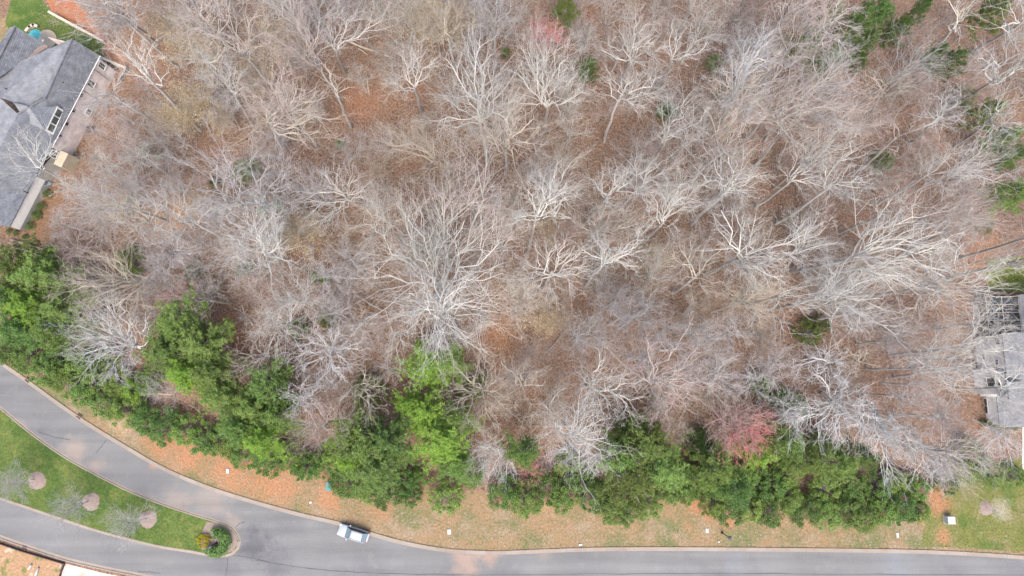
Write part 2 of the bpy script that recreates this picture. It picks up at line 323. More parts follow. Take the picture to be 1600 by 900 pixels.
sheet("back_lawn", PL([(8, 34), (20, -10), (60, -10), (82, 22), (165, 66), (172, 80), (100, 110), (60, 100), (20, 60)]), 0.006, M['lawn'])
sheet("bare_clay_strip", PL([(68, -10), (105, -10), (145, 30), (160, 55), (180, 72), (196, 85), (196, 104), (172, 100), (160, 78), (165, 66), (82, 20)]), 0.008, M['clay'])
sheet("dry_side_yard", PL([(-80, 20), (12, 28), (28, 45), (20, 110), (-80, 150)]), 0.005, M['verge'])
sheet("building_lot", PL([(-60, 826), (0, 850), (40, 864), (97, 880), (88, 925), (-60, 960)]), 0.012, M['claylot'])
sheet("crushed_stone_apron", PL([(100, 880), (160, 895), (210, 905), (300, 922), (280, 960), (88, 940)]), 0.011, M['palelot'])
sheet("grass_patch", PL([(1543, 409), (1556, 404), (1580, 401), (1720, 404), (1720, 458), (1600, 457), (1570, 455), (1548, 449), (1541, 430)]), 0.007, ground_mat('bright_grass', [((0.15, 0.19, 0.03), 0, 0, 0), ((0.11, 0.15, 0.025), 0.3, 0.45, 0.62), ((0.19, 0.20, 0.06), 0.6, 0.52, 0.7)], fine=(3.5, 0.6)))
def kerb(name, line, side, seg=3.0, w=0.58, h=0.13, lip=0.008):
    """concrete kerb and gutter in cast lengths; side +1: the raised kerb lies left of the walking direction"""
    root = empty(name); root['kind'] = 'structure'
    p = np.array([q[:2] for q in line]); d = np.r_[0, np.cumsum(np.linalg.norm(np.diff(p, axis=0), axis=1))]
    n = max(2, int(d[-1] / seg)); k = 0
    prof = [(0.0, 0.0), (0.0, h), (0.16, h), (0.21, 0.035), (w, lip + 0.012), (w, 0.0)]   # distance from the outer edge towards the road, height
    for i in range(n):
        ss = np.linspace(d[-1] * i / n + 0.008, d[-1] * (i + 1) / n - 0.008, 4)
        c = np.c_[np.interp(ss, d, p[:, 0]), np.interp(ss, d, p[:, 1])]
        t = np.gradient(c, axis=0); t /= np.linalg.norm(t, axis=1)[:, None]; nr = np.c_[t[:, 1], -t[:, 0]] * side
        m = MB(); vs = []; fs = []; np_ = len(prof)
        for j in range(4):
            for o, z in prof: vs.append((c[j, 0] + nr[j, 0] * o, c[j, 1] + nr[j, 1] * o, z))
        for j in range(3):
            for q in range(np_ - 1): fs.append((j * np_ + q, j * np_ + q + 1, (j + 1) * np_ + q + 1, (j + 1) * np_ + q))
        fs.append(tuple(range(np_))[::-1]); fs.append(tuple(3 * np_ + q for q in range(np_)))
        m.add(vs, fs); m.build('kerb_length', M['concrete'], root)
    return root
kerb("road_kerb", kerbw, 1)
kerb("island_kerb", islew, -1, w=0.42)
kerb("lower_kerb", loww, -1)
# tar-sealed seams and cracks in the asphalt
def ribbon(line, w, z):
    p = np.array([P(x, y)[:2] for x, y in line]); t = np.gradient(p, axis=0); t /= np.linalg.norm(t, axis=1)[:, None]; nr = np.c_[-t[:, 1], t[:, 0]]
    ww = w * (0.6 + 0.8 * RNG.random(len(p)))[:, None]
    a, b = p + nr * ww / 2, p - nr * ww / 2; n = len(p)
    return np.r_[np.c_[a, np.full(n, z)], np.c_[b, np.full(n, z)]], [(i, n + i, n + i + 1, i + 1) for i in range(n - 1)]
M['tar'] = mat('tar', (0.075, 0.075, 0.08), var=0.3, scale=2.0)
cm = MB()
for line in ([(400, 875), (440, 882), (500, 890), (560, 894), (640, 897), (760, 898), (900, 897), (1100, 896), (1300, 897), (1620, 899)], [(365, 868), (395, 872), (420, 878)], [(150, 708), (158, 698), (166, 687)], [(368, 824), (374, 818), (383, 815)],
             [(60, 675), (85, 683), (110, 687)], [(352, 905), (355, 885), (356, 872)], [(216, 893), (235, 894), (250, 896)]):
    l = smooth_line(line, 8); l = l + RNG.normal(0, 0.35, l.shape); cm.add(*ribbon(l, 0.10, 0.0125))
tag(cm.build("asphalt_crack", M['tar']), kind='structure')

# ------------------------------------------------------------------ branching growth (all vectorised)
def tubes(pts, r0, r1, sides):
    """N tapered tubes with a pointed end; pts (N,k,3), r0/r1 (N,)"""
    N, k, _ = pts.shape
    t = np.empty_like(pts); t[:, 1:-1] = pts[:, 2:] - pts[:, :-2]; t[:, 0] = pts[:, 1] - pts[:, 0]; t[:, -1] = pts[:, -1] - pts[:, -2]
    t /= np.linalg.norm(t, axis=2, keepdims=True) + 1e-9
    ref = np.where(np.abs(t[..., 2:3]) < 0.9, np.array([0, 0, 1.0]), np.array([1.0, 0, 0]))
    u = np.cross(t, ref); u /= np.linalg.norm(u, axis=2, keepdims=True) + 1e-9; w = np.cross(t, u)
    f = np.linspace(0, 1, k)[None, :]; r = r0[:, None] * (1 - f) + r1[:, None] * f
    a = np.arange(sides) * 2 * np.pi / sides
    ring = pts[:, :-1, None, :] + r[:, :-1, None, None] * (np.cos(a)[None, None, :, None] * u[:, :-1, None, :] + np.sin(a)[None, None, :, None] * w[:, :-1, None, :])
    per = (k - 1) * sides + 1
    V = np.concatenate([ring.reshape(N, -1, 3), pts[:, -1:, :]], axis=1).reshape(-1, 3)
    i, j = np.meshgrid(np.arange(k - 2), np.arange(sides), indexing='ij'); j2 = (j + 1) % sides
    q = np.stack([i * sides + j, i * sides + j2, (i + 1) * sides + j2, (i + 1) * sides + j], -1).reshape(-1, 4)
    b = (k - 2) * sides; jj = np.arange(sides)
    tr = np.stack([b + jj, b + (jj + 1) % sides, np.full(sides, per - 1)], -1)
    off = (np.arange(N) * per)[:, None, None]
    return V, (q[None] + off).reshape(-1, 4), (tr[None] + off).reshape(-1, 3)
def join(parts):
    V, Q, T, o = [], [], [], 0
    for v, q, t in parts:
        V.append(v); Q.append(q + o); T.append(t + o); o += len(v)
    return np.concatenate(V), np.concatenate(Q), np.concatenate(T)
def nrm(v): return v / (np.linalg.norm(v, axis=-1, keepdims=True) + 1e-9)
def spawn(par, prad, n, ratio, ang, k, rg, t0=0.25, up=0.15, wob=0.10, out=None):
    """n children on every parent branch: positions along it, leaving at an angle, bending to the light"""
    N, kp, _ = par.shape
    t = np.clip((np.arange(n)[None, :] + rg.random((N, n))) / n, 0, 0.999) * (1 - t0) + t0
    x = t * (kp - 1); i = np.minimum(x.astype(int), kp - 2); f = (x - i)[..., None]
    rows = np.arange(N)[:, None]
    pos = par[rows, i] * (1 - f) + par[rows, i + 1] * f
    T = nrm(par[rows, i + 1] - par[rows, i])
    L = np.linalg.norm(np.diff(par, axis=1), axis=2).sum(1)[:, None]
    rv = nrm(rg.normal(size=(N, n, 3)) * np.array([1, 1, 0.7])); side = nrm(rv - (rv * T).sum(-1, keepdims=True) * T)
    a = (ang * (0.65 + 0.7 * rg.random((N, n))))[..., None]
    d = nrm(np.cos(a) * T + np.sin(a) * side + np.array([0, 0, up]))
    ln = (L * ratio * (1 - 0.55 * t) * (0.55 + 0.9 * rg.random((N, n))))[..., None]
    s = np.linspace(0, 1, k)
    pts = pos[:, :, None, :] + d[:, :, None, :] * (s[None, None, :, None] * ln[..., None])
    bend = nrm(rg.normal(size=(N, n, 3)) + np.array([0, 0, 0.5])) * ln * 0.22
    pts += bend[:, :, None, :] * (s ** 2)[None, None, :, None]
    w = np.cumsum(rg.normal(size=(N, n, k, 3)), axis=2) * (ln[..., None] * wob / k); w -= w[:, :, :1]
    pts += w
    rr = prad[0][:, None] * (1 - t) + prad[1][:, None] * t
    return pts.reshape(N * n, k, 3), rr.reshape(-1)
def limb_curve(S, E, k, rg, wob=0.05, rise=0.45):
    S, E = np.asarray(S, float), np.asarray(E, float); D = E - S; L = np.linalg.norm(D)
    c1 = S + np.array([D[0] * 0.22, D[1] * 0.22, D[2] * rise]); c2 = S + np.array([D[0] * 0.68, D[1] * 0.68, D[2] * 0.92])
    s = np.linspace(0, 1, k)[:, None]
    p = (1 - s) ** 3 * S + 3 * (1 - s) ** 2 * s * c1 + 3 * (1 - s) * s ** 2 * c2 + s ** 3 * E
    w = np.cumsum(rg.normal(size=(k, 3)), axis=0); w -= w[0]; w -= s * w[-1]
    return p + w * L * wob
def grow(base, fork, tips, rg, trunk_r=0.28, n2=8, n3=5, n4=3, starts=None, ang=0.62, thick=1.0, k=8, leader=None, wob=0.05, ratio2=0.5):
    """one bare tree. Returns trunk mesh data, a list of limb mesh data, twig mesh data"""
    base, fork = np.asarray(base, float), np.asarray(fork, float)
    Hf = fork[2]
    tp = np.linspace(0, 1, 9)[:, None] * (fork - base) + base
    wv = np.cumsum(rg.normal(size=(9, 3)) * np.array([1, 1, 0]), axis=0); wv -= wv[0]; wv -= np.linspace(0, 1, 9)[:, None] * wv[-1]
    tp = tp + wv * Hf * 0.006
    end = tp[-1] + (tp[-1] - tp[-2]) * 0.12
    tr = tubes(np.vstack([tp, end])[None], np.array([trunk_r]), np.array([trunk_r * 0.55]), 7)
    limbs = []; curves = []; rads = []
    for i, E in enumerate(tips):
        S = fork if starts is None else starts[i]
        L = np.linalg.norm(np.asarray(E) - S)
        c = limb_curve(S, E, k, rg, wob); curves.append(c); rads.append(min(trunk_r * 0.38, 0.026 + 0.0075 * L) * thick * (0.8 + 0.4 * rg.random()))
    n2, n3, n4 = n2 + 2, n3, n4
    curves = np.array(curves); r0 = np.array(rads); r1 = r0 * 0.18
    c2, rr2 = spawn(curves, (r0, r1), n2, ratio2, ang, 6, rg, t0=0.22, up=0.12, wob=0.22)
    r20 = np.minimum(rr2 * 0.72, 0.062 * thick); r21 = r20 * 0.22
    c3, rr3 = spawn(c2, (r20, r21), n3, 0.48, ang * 0.95, 3, rg, t0=0.18, up=0.10, wob=0.3)
    r30 = np.clip(rr3 * 0.75, 0.013 * thick, 0.03 * thick); r31 = r30 * 0.35
    c4, rr4 = spawn(c3, (r30, r31), n4, 0.60, ang * 0.9, 2, rg, t0=0.15, up=0.10, wob=0.3)
    r40 = np.full(len(c4), 0.0105 * thick); r41 = r40 * 0.4
    nl = len(curves)
    for i in range(nl):
        a = tubes(curves[i:i + 1], r0[i:i + 1], r1[i:i + 1], 5)
        sl = slice(i * n2, (i + 1) * n2)
        limbs.append(join([a, tubes(c2[sl], r20[sl], r21[sl], 3)]))
    q3, q4 = len(c3) // nl, len(c4) // nl
    tw = [join([tubes(c3[i * q3:(i + 1) * q3], r30[i * q3:(i + 1) * q3], r31[i * q3:(i + 1) * q3], 3), tubes(c4[i * q4:(i + 1) * q4], r40[i * q4:(i + 1) * q4], r41[i * q4:(i + 1) * q4], 3)]) for i in range(nl)]
    return tr, limbs, tw, c4[:, -1]

LABELLED = []      # (object, look, picture x, y, noun, own)
def note(o, look, top, noun, cat, group, fixed=None):
    x, y = proj(top); o['category'] = cat; o['group'] = group
    if fixed: o['label'] = fixed
    else: LABELLED.append((o, look, x, y, noun))

LOOK = {'bright': 'bleached white', 'white': 'pale grey', 'tan': 'tan', 'lilac': 'lilac-grey', 'rose': 'rosy grey', 'red': 'red-budded'}
HERO_BASES = []
GT = "leafless trees of the wood"
def hero(fx, fy, tips, hf=12.0, H=20.0, base=None, kind='white', r=0.26, n2=8, n3=5, n4=3, thick=1.0, label=None, ang=0.62, low=0.78, red=0.0, wob=0.05):
    rg = np.random.default_rng(int(fx * 31 + fy * 7))
    F = P(fx, fy, hf)
    B = P(*base) if base else F * np.array([1, 1, 0]) + np.r_[rg.normal(0, 0.35, 2), 0]
    if isinstance(tips, (int, float)):               # a round crown of that radius in picture units
        rad = tips; n = max(6, int(rad / 5)); n = min(n, 12); a0 = rg.random() * 6.28
        tips = [(fx + rad * (0.75 + .4 * rg.random()) * math.cos(a0 + 6.283 * i / n), fy + rad * (0.75 + .4 * rg.random()) * math.sin(a0 + 6.283 * i / n)) for i in range(n)]
        tips += [(fx + rad * .35 * rg.normal(), fy + rad * .35 * rg.normal()) for _ in range(2)]
    TP = [P(x, y, H * (low + (1 - low) * rg.random())) for x, y in tips]
    st_ = [B + (F - B) * (0.86 + 0.14 * rg.random()) for _ in TP]
    tr, limbs, tw, ends = grow(B, F, TP, rg, r, n2, n3, n4, st_, ang, thick, wob=wob)
    HERO_BASES.append(B)
    root = empty("bare_tree", B)
    off = np.array([B[0], B[1], 0], np.float32)
    def put(nm, d, m): return link(nm, raw_mesh(nm, d[0] - off, d[1], d[2]), m, root)
    kb = kind
    put('trunk', tr, M['trunk'] if hf > 9 else M[kb])
    for l in limbs: put('limb', l, M[kb])
    if kind == 'red' and red:                         # buds only on the sunny side limbs
        put('twigs', join(tw[:red]), M['twig_red'])['label'] = 'red budding twigs'; put('twigs', join(tw[red:]), M['twig_rose'])['label'] = 'grey twigs without buds'
    else: put('twigs', join(tw), M['twig_red'] if kind == 'red' else M['twig_' + kind])
    top = np.mean(TP, axis=0)
    note(root, ('broad ' if len(TP) > 11 else 'wide-limbed ' if len(TP) > 8 else 'forked ') + LOOK[kind], top, 'bare tree', 'tree', GT, label)
    return root

# the tree catalogue: fork, limb ends (picture points), fork height, total height, foot
hero(690, 452, [(585, 350), (610, 315), (640, 330), (665, 290), (700, 280), (745, 245), (770, 232), (795, 372), (800, 330), (792, 430), (790, 470), (768, 503), (738, 528), (705, 522), (678, 520), (648, 505), (612, 492), (588, 420), (598, 388), (640, 380), (730, 330)], 5, 19, (697, 462), 'white', 0.40, 12, 6, 3, 1.1, label='very broad pale tree in the middle of the wood with heavy spreading limbs')
hero(229, 118, [(165, 60), (190, 75), (207, 50), (247, 55), (228, 66), (252, 85), (185, 118), (160, 92)], 18, 25, (315, 205), 'white', .28, label='tall pale tree forking above the clay strip beside the left house')
hero(180, 150, [(140, 130), (150, 167), (165, 110), (128, 155), (190, 120), (120, 175), (160, 187), (205, 170)], 15, 21, (262, 202), 'lilac')
hero(205, 36, [(150, 10), (170, -5), (130, 30), (180, 52), (158, 58), (200, -5), (140, 62), (225, 15)], 15, 22, (248, 68), 'lilac')
hero(320, 92, 42, 12, 19, None, 'white', .2, thick=.9)
hero(362, 140, [(350, 95), (368, 98), (388, 115), (375, 170), (340, 110), (395, 140)], 14, 20, (395, 195), 'white')
hero(62, 262, [(-5, 245), (18, 212), (35, 203), (55, 214), (72, 200), (0, 272), (12, 228), (90, 235), (40, 290)], 10, 16, (118, 292), 'white', .2, label='pale tree whose branches reach over the grey roof of the left house')
hero(100, 290, 22, 6, 9, None, 'white', .12, label='small pale tree close against the stone wall end of the left house')
hero(418, 190, [(520, 147), (525, 193), (455, 125), (440, 160), (490, 178), (378, 148), (470, 215), (402, 235), (360, 200), (505, 215), (480, 150), (390, 170)], 13, 19, (440, 225), 'tan', .3, 9, 5, 3, 1.15)
hero(410, 60, [(380, 20), (400, 5), (425, 10), (440, 45), (370, 55), (395, 80), (430, 85), (455, 30)], 14, 21, (440, 110), 'tan')
hero(500, 30, [(465, 10), (480, -10), (510, -15), (535, 5), (540, 35), (470, 45), (505, 65), (490, 20), (525, -5)], 12, 18, (520, 70), 'lilac', .24, 9, 6, 4)
hero(528, 150, [(493, 90), (551, 137), (513, 112), (506, 100)], 13, 17, (548, 200), 'tan', .26, 2, 2, 1, 1.2, label='dead broken tree with stubby barkless limbs over open leaf litter')
hero(525, 78, [(508, 32), (545, 62), (577, 25), (606, 12), (492, 40), (515, 50), (535, 35)], 14, 20, (540, 115), 'white')
hero(647, 135, [(625, 68), (640, 72), (661, 62), (608, 105), (672, 105), (598, 130), (604, 152), (682, 88), (650, 85)], 15, 21, (658, 178), 'white')
hero(750, 185, [(742, 58), (762, 80), (700, 78), (772, 100), (690, 148), (718, 100), (782, 128), (668, 190), (690, 208), (803, 160), (735, 48), (725, 150), (790, 195)], 16, 23, (762, 258), 'white', .34, 9, 6, 3, 1.2, label='tall pale tree with upswept limbs above the very broad middle tree')
hero(680, 246, [(594, 215), (604, 236), (620, 200), (640, 193), (600, 202), (625, 252), (662, 198), (612, 225), (650, 215)], 11, 17, (668, 262), 'tan', .25, 9, 6, 3)
hero(855, 165, [(805, 70), (820, 60), (836, 56), (851, 60), (872, 65), (890, 80), (902, 110), (800, 110), (793, 150), (912, 140), (845, 90), (880, 120)], 12, 20, (850, 205), 'white', .3, 10, 6, 4)
hero(850, 62, [(825, 50), (840, 40), (855, 36), (872, 45), (880, 60), (830, 65), (870, 65), (845, 52), (860, 50)], 12, 19, None, 'red', .16, 8, 5, 4, .9, label='red-budded tree glowing pink near the top of the wood')
hero(985, 95, [(950, 70), (975, 22), (996, 18), (1016, 38), (1030, 55), (1036, 75), (963, 45), (938, 80), (1000, 60), (1010, 105)], 13, 20, (970, 130), 'white', .26, 9, 6, 4)
hero(1050, 95, [(1058, 38), (1070, 44), (1096, 60), (1106, 66), (1068, 88), (1050, 30), (1086, 80), (1035, 70)], 16, 22, (1028, 140), 'white', .24, 8, 5, 3)
hero(1145, 150, [(1138, 80), (1160, 72), (1186, 62), (1202, 88), (1226, 105), (1222, 132), (1192, 152), (1125, 108), (1108, 125), (1172, 172), (1202, 52), (1128, 165), (1170, 110)], 15, 22, (1122, 208), 'bright', .3, 9, 6, 3, 1.35, label='brilliant pale tree with a large dense crown near the top right evergreens')
hero(970, 150, [(1000, 118), (985, 108), (1032, 150), (1006, 168), (960, 108), (948, 125), (1042, 115), (990, 140)], 15, 21, (944, 222), 'white')
hero(1040, 218, [(1038, 163), (1060, 180), (1086, 148), (1102, 170), (1022, 208), (1076, 192), (1096, 120), (1065, 215)], 14, 21, (1012, 262), 'white', .24, 6, 5, 3)
hero(1290, 38, 48, 15, 21, (1240, 100), 'white', .26, 8, 5, 3, 1.15)
hero(1490, 44, [(1482, 2), (1513, -4), (1534, -8), (1556, -30), (1502, -25), (1520, 20)], 17, 25, (1448, 104), 'tan', .3, 5, 3, 2, 1.3, label='tall tree with bare pale trunk leaning beside the upper right evergreen')
hero(1560, 122, [(1545, 90), (1592, 85), (1606, 100), (1545, 132), (1576, 73), (1520, 90), (1606, 70), (1530, 110), (1585, 125)], 16, 23, (1498, 160), 'white', .26, 6, 4, 3, 1.3)
hero(1600, 32, [(1560, 5), (1620, 0), (1640, 20), (1545, 45), (1600, -20)], 17, 23, (1522, 80), 'white', .28, 6, 4, 2)
hero(1378, 148, [(1416, 110), (1422, 122), (1405, 138), (1350, 110), (1340, 150), (1390, 170), (1365, 120)], 11, 17, (1362, 175), 'tan', .2)
hero(1265, 140, [(1248, 110), (1238, 132), (1300, 105), (1312, 122), (1243, 162), (1290, 150), (1270, 95)], 12, 18, (1240, 180), 'tan')
hero(1470, 180, [(1458, 150), (1482, 145), (1465, 205), (1443, 200), (1502, 128), (1495, 190), (1440, 170)], 15, 21, (1420, 225), 'white', thick=1.1)
hero(1550, 187, [(1602, 150), (1582, 170), (1595, 195), (1560, 150), (1530, 165), (1570, 215), (1540, 215)], 15, 21, (1490, 230), 'white', thick=1.1)
hero(1320, 200, [(1290, 160), (1310, 150), (1345, 150), (1365, 175), (1380, 200), (1350, 220), (1300, 215), (1330, 130)], 14, 21, (1265, 260), 'rose', .25, 9, 6, 3)
hero(1225, 205, [(1200, 160), (1215, 140), (1240, 150), (1265, 175), (1275, 205), (1195, 195), (1240, 225)], 15, 21, (1180, 260), 'white', .25, 9, 6, 3)
hero(1400, 215, [(1380, 180), (1410, 170), (1440, 185), (1450, 215), (1420, 240), (1385, 235)], 14, 20, (1340, 270), 'rose', .25, 9, 6, 3)
hero(185, 320, [(108, 305), (113, 332), (128, 348), (145, 362), (165, 374), (190, 362), (150, 288), (205, 347), (125, 290), (170, 340), (110, 318)], 13, 19, (262, 345), 'lilac', .28, 9, 6, 4)
hero(395, 362, [(343, 338), (360, 328), (402, 318), (422, 338), (372, 388), (368, 402), (432, 365), (410, 402), (440, 345)], 10, 16, None, 'white', .22)
hero(265, 390, 48, 10, 16, (310, 405), 'lilac', .2, 9, 6, 4, .95)
hero(228, 436, [(110, 420), (113, 440), (103, 457), (135, 405), (150, 400), (125, 472), (140, 482), (160, 488), (216, 477), (182, 472), (120, 430), (170, 410)], 7, 15, (240, 440), 'tan', .26, 9, 6, 3, 1.1, label='wide pale tree sweeping its branches over the pines below the left house')
hero(120, 388, 36, 7, 11, None, 'rose', .15, 8, 6, 4, .9)
hero(335, 335, 26, 8, 12, None, 'lilac', .14, 8, 6, 4, .9)
hero(540, 310, [(458, 315), (468, 347), (480, 357), (500, 357), (515, 347), (503, 268), (520, 263), (546, 268), (562, 272), (582, 295), (592, 320), (453, 300), (480, 290)], 10, 16, (585, 320), 'white', .26, 9, 6, 3, 1.15, label='flat-topped pale tree alone on open litter, midway between both broad trees')
hero(415, 370, [(404, 318), (426, 328), (442, 358), (398, 382), (393, 360), (421, 397), (380, 335)], 12, 18, (440, 395), 'white', .2)
hero(548, 405, 38, 10, 15, None, 'lilac', .2, 9, 6, 4, .95)
hero(505, 425, 36, 9, 14, None, 'lilac', .18, 9, 6, 4, .9)
hero(838, 335, [(814, 288), (803, 330), (840, 283), (862, 283), (882, 298), (876, 322), (895, 306), (788, 340), (800, 352), (856, 268), (825, 275)], 20, 26, (824, 402), 'white', .26, 8, 5, 3, 1.2, label='slender tree with a long clean pale trunk above the radial tree')
hero(952, 303, [(940, 268), (977, 273), (992, 280), (960, 258), (928, 290), (951, 322), (987, 263), (915, 275)], 18, 24, (912, 350), 'white', .24)
hero(945, 410, [(928, 375), (923, 353), (967, 390), (1006, 355), (1027, 333), (982, 402), (944, 373), (1012, 375), (990, 420), (905, 385)], 14, 21, (915, 447), 'white', .24, 7, 5, 3, 1.2, label='forked pale tree with arching limbs right of the radial tree')
hero(1037, 347, [(1018, 298), (1040, 283), (1050, 310), (1077, 288), (1082, 320), (1060, 362), (1028, 300), (1092, 300), (1005, 325)], 15, 22, (1000, 385), 'white', .24, 7, 5, 3, 1.15)
hero(1133, 300, [(1113, 238), (1135, 233), (1162, 228), (1177, 270), (1202, 275), (1165, 307), (1083, 263), (1108, 317), (1192, 248), (1172, 295), (1150, 255)], 16, 23, (1080, 352), 'white', .28, 8, 5, 3, 1.2)
hero(860, 427, [(818, 403), (813, 430), (803, 440), (838, 373), (851, 373), (866, 378), (887, 368), (926, 388), (922, 425), (902, 462), (870, 478), (850, 473), (820, 462), (932, 410), (880, 400)], 12, 18, (848, 455), 'white', .28, 8, 6, 3, 1.25, label='radial pale tree seen straight down with limbs all around its fork')
hero(1087, 433, [(1040, 395), (1060, 383), (1075, 363), (1102, 383), (1132, 373), (1110, 462), (1080, 472), (1120, 420), (1055, 450), (1135, 440)], 15, 21, (1052, 458), 'tan', .28, 8, 5, 3, 1.2)
hero(1165, 400, [(1128, 328), (1145, 333), (1182, 328), (1202, 358), (1242, 398), (1150, 432), (1182, 442), (1222, 440), (1170, 348), (1252, 368), (1215, 415)], 16, 23, (1100, 432), 'white', .32, 8, 5, 3, 1.3, label='stout pale tree with a thick slanting trunk left of the right-hand limb tangle')
hero(1238, 280, [(1240, 233), (1267, 238), (1282, 250), (1302, 228), (1312, 295), (1292, 280), (1215, 255), (1255, 310)], 16, 22, (1180, 325), 'white', .26, thick=1.15)
hero(1302, 287, [(1305, 248), (1332, 238), (1345, 265), (1350, 290), (1330, 310), (1285, 255), (1290, 320)], 17, 23, (1212, 350), 'white', .28, thick=1.15)
hero(1345, 398, [(1385, 353), (1412, 333), (1432, 318), (1452, 343), (1472, 363), (1502, 373), (1462, 410), (1422, 430), (1400, 412), (1442, 393), (1395, 308), (1360, 345)], 17, 24, (1235, 425), 'white', .34, 9, 6, 3, 1.3, label='huge pale limb tangle stretching towards the right-hand house')
hero(1350, 418, [(1390, 447), (1402, 462), (1432, 447), (1482, 460), (1502, 432), (1330, 462), (1372, 457), (1318, 447), (1450, 430)], 16, 22, (1260, 440), 'white', .28, 8, 5, 3, 1.2)
hero(1245, 395, [(1215, 350), (1240, 340), (1270, 350), (1300, 345), (1310, 375), (1290, 410), (1260, 430), (1225, 425), (1280, 330)], 16, 22, (1180, 420), 'white', .28, 9, 6, 3, 1.15)
hero(1485, 360, [(1510, 318), (1532, 308), (1562, 325), (1557, 350), (1520, 298), (1500, 330), (1542, 350), (1470, 335), (1495, 385)], 15, 21, (1415, 395), 'rose', .26, 9, 6, 4)
hero(1612, 370, [(1660, 340), (1640, 400), (1680, 370), (1650, 365)], 19, 26, (1500, 404), 'white', .22, 4, 3, 2, label='tall straight bare trunk slanting across the brown clearing by the bright grass patch')
hero(1450, 272, [(1482, 238), (1502, 233), (1522, 245), (1542, 277), (1500, 282), (1470, 302), (1458, 238), (1430, 250)], 16, 22, (1370, 320), 'white', .28, 9, 6, 3, 1.1)
hero(1395, 330, [(1375, 290), (1400, 280), (1430, 290), (1440, 320), (1415, 345), (1380, 350), (1360, 320)], 15, 21, (1310, 365), 'rose', .26, 9, 6, 4)
hero(215, 540, [(108, 508), (113, 530), (118, 552), (128, 498), (148, 488), (165, 473), (187, 470), (140, 572), (165, 582), (190, 584), (210, 572), (206, 490), (232, 510), (135, 525), (160, 545), (180, 510)], 5, 13, (228, 552), 'bright', .28, 10, 6, 4, 1.2, label='bright white bushy tree between two dark pines above the road bend')
hero(330, 470, [(258, 460), (268, 482), (280, 448), (250, 470), (300, 443), (292, 492), (315, 495)], 7, 12, None, 'rose', .18, 9, 6, 4)
hero(268, 472, 22, 6, 9, None, 'red', .12, 6, 5, 4, .8, label='small reddish-twigged tree behind the bright white bushy tree')
hero(383, 500, 15, 3, 5, None, 'white', .08, 5, 4, 4, .8, label='tiny pale tree standing alone on bare orange leaf litter')
hero(420, 557, [(370, 560), (375, 582), (368, 545), (400, 533), (412, 592), (385, 570), (440, 540)], 6, 12, None, 'rose', .18, 8, 6, 3)
hero(520, 545, [(468, 540), (463, 557), (475, 577), (500, 592), (512, 592), (532, 582), (547, 570), (488, 513), (510, 513), (532, 520), (567, 540), (480, 525)], 6, 13, (535, 552), 'bright', .24, 9, 6, 4, 1.1, label='round white-limbed tree left of the bright lime pine')
hero(525, 488, 32, 8, 13, None, 'lilac', .18, 9, 6, 4, .9)
hero(565, 505, 24, 8, 12, None, 'white', .14, 7, 5, 4, .9)
hero(476, 622, 23, 8, 14, None, 'bright', .14, 8, 5, 4, 1.1, label='small tangled white tree beside the dark pine at the wood edge')
hero(510, 662, [(460, 650), (465, 680), (480, 695), (505, 690), (540, 670), (545, 655), (500, 630), (475, 635), (525, 640)], 8, 15, None, 'rose', .18, 9, 6, 4)
hero(565, 600, [(528, 640), (550, 662), (580, 657), (540, 615), (587, 617), (597, 637), (570, 583), (602, 600)], 7, 13, (570, 590), 'tan', .2, 6, 5, 3, 1.1)
hero(623, 518, [(598, 545), (603, 562), (625, 577), (632, 550), (642, 518), (612, 528), (640, 545)], 8, 12, None, 'white', .14, 7, 5, 3)
hero(605, 575, 26, 6, 10, None, 'lilac', .12, 7, 5, 4, .9)
hero(752, 605, [(705, 575), (700, 610), (710, 640), (730, 665), (755, 672), (780, 655), (792, 625), (788, 590), (770, 570), (745, 560), (725, 590), (765, 640), (775, 670), (800, 640)], 6, 13, None, 'tan', .24, 9, 6, 3, 1.15, label='spoked pale tree over a dull green bush right of the lime pine')
hero(925, 603, [(903, 560), (925, 538), (898, 580), (942, 563), (967, 575), (982, 595), (1007, 622), (990, 650), (966, 657), (945, 657), (930, 667), (910, 642), (898, 612), (915, 575), (1000, 600)], 10, 15, (915, 600), 'white', .26, 8, 5, 3, 1.25, label='star-shaped pale tree seen straight down above the tall verge pine')
hero(815, 602, [(795, 578), (826, 568), (832, 590), (852, 595), (805, 632), (831, 637), (788, 617), (780, 558), (845, 575)], 8, 13, None, 'tan', .2, 7, 5, 3, 1.15)
hero(857, 640, [(818, 657), (880, 608), (892, 598), (845, 682), (872, 692), (897, 667), (830, 645), (907, 677), (850, 665)], 8, 13, (850, 628), 'tan', .2, 7, 5, 3, 1.2)
for q in ((980, 492, 38), (1012, 480, 36), (958, 472, 26), (1030, 522, 26), (1003, 557, 26), (1065, 575, 30), (1120, 582, 38), (1180, 590, 34), (1210, 570, 32), (1080, 520, 30), (1140, 520, 34), (1420, 690, 26), (1445, 600, 34), (1490, 560, 30), (1410, 620, 30), (1470, 650, 34), (1400, 530, 34), (1330, 490, 34), (1230, 640, 24)):
    kk = ['lilac', 'white', 'lilac', 'rose'][(q[0] * 7 + q[1]) % 4]
    hero(q[0], q[1], q[2], 8 + q[2] * 0.1, 12 + q[2] * 0.15, None, kk, .17, 8, 6, 4, .95)
for q in ((168, 165, 26), (150, 205, 20), (182, 215, 30), (150, 245, 20), (172, 268, 30), (140, 300, 22), (160, 318, 28), (215, 190, 28), (225, 245, 30), (210, 300, 30), (100, 350, 22), (235, 140, 28)):
    hero(q[0], q[1], q[2], 4 + q[2] * 0.12, 7 + q[2] * 0.17, None, ['lilac', 'rose', 'white'][(q[0] + q[1]) % 3], .13, 8, 6, 4, .85)
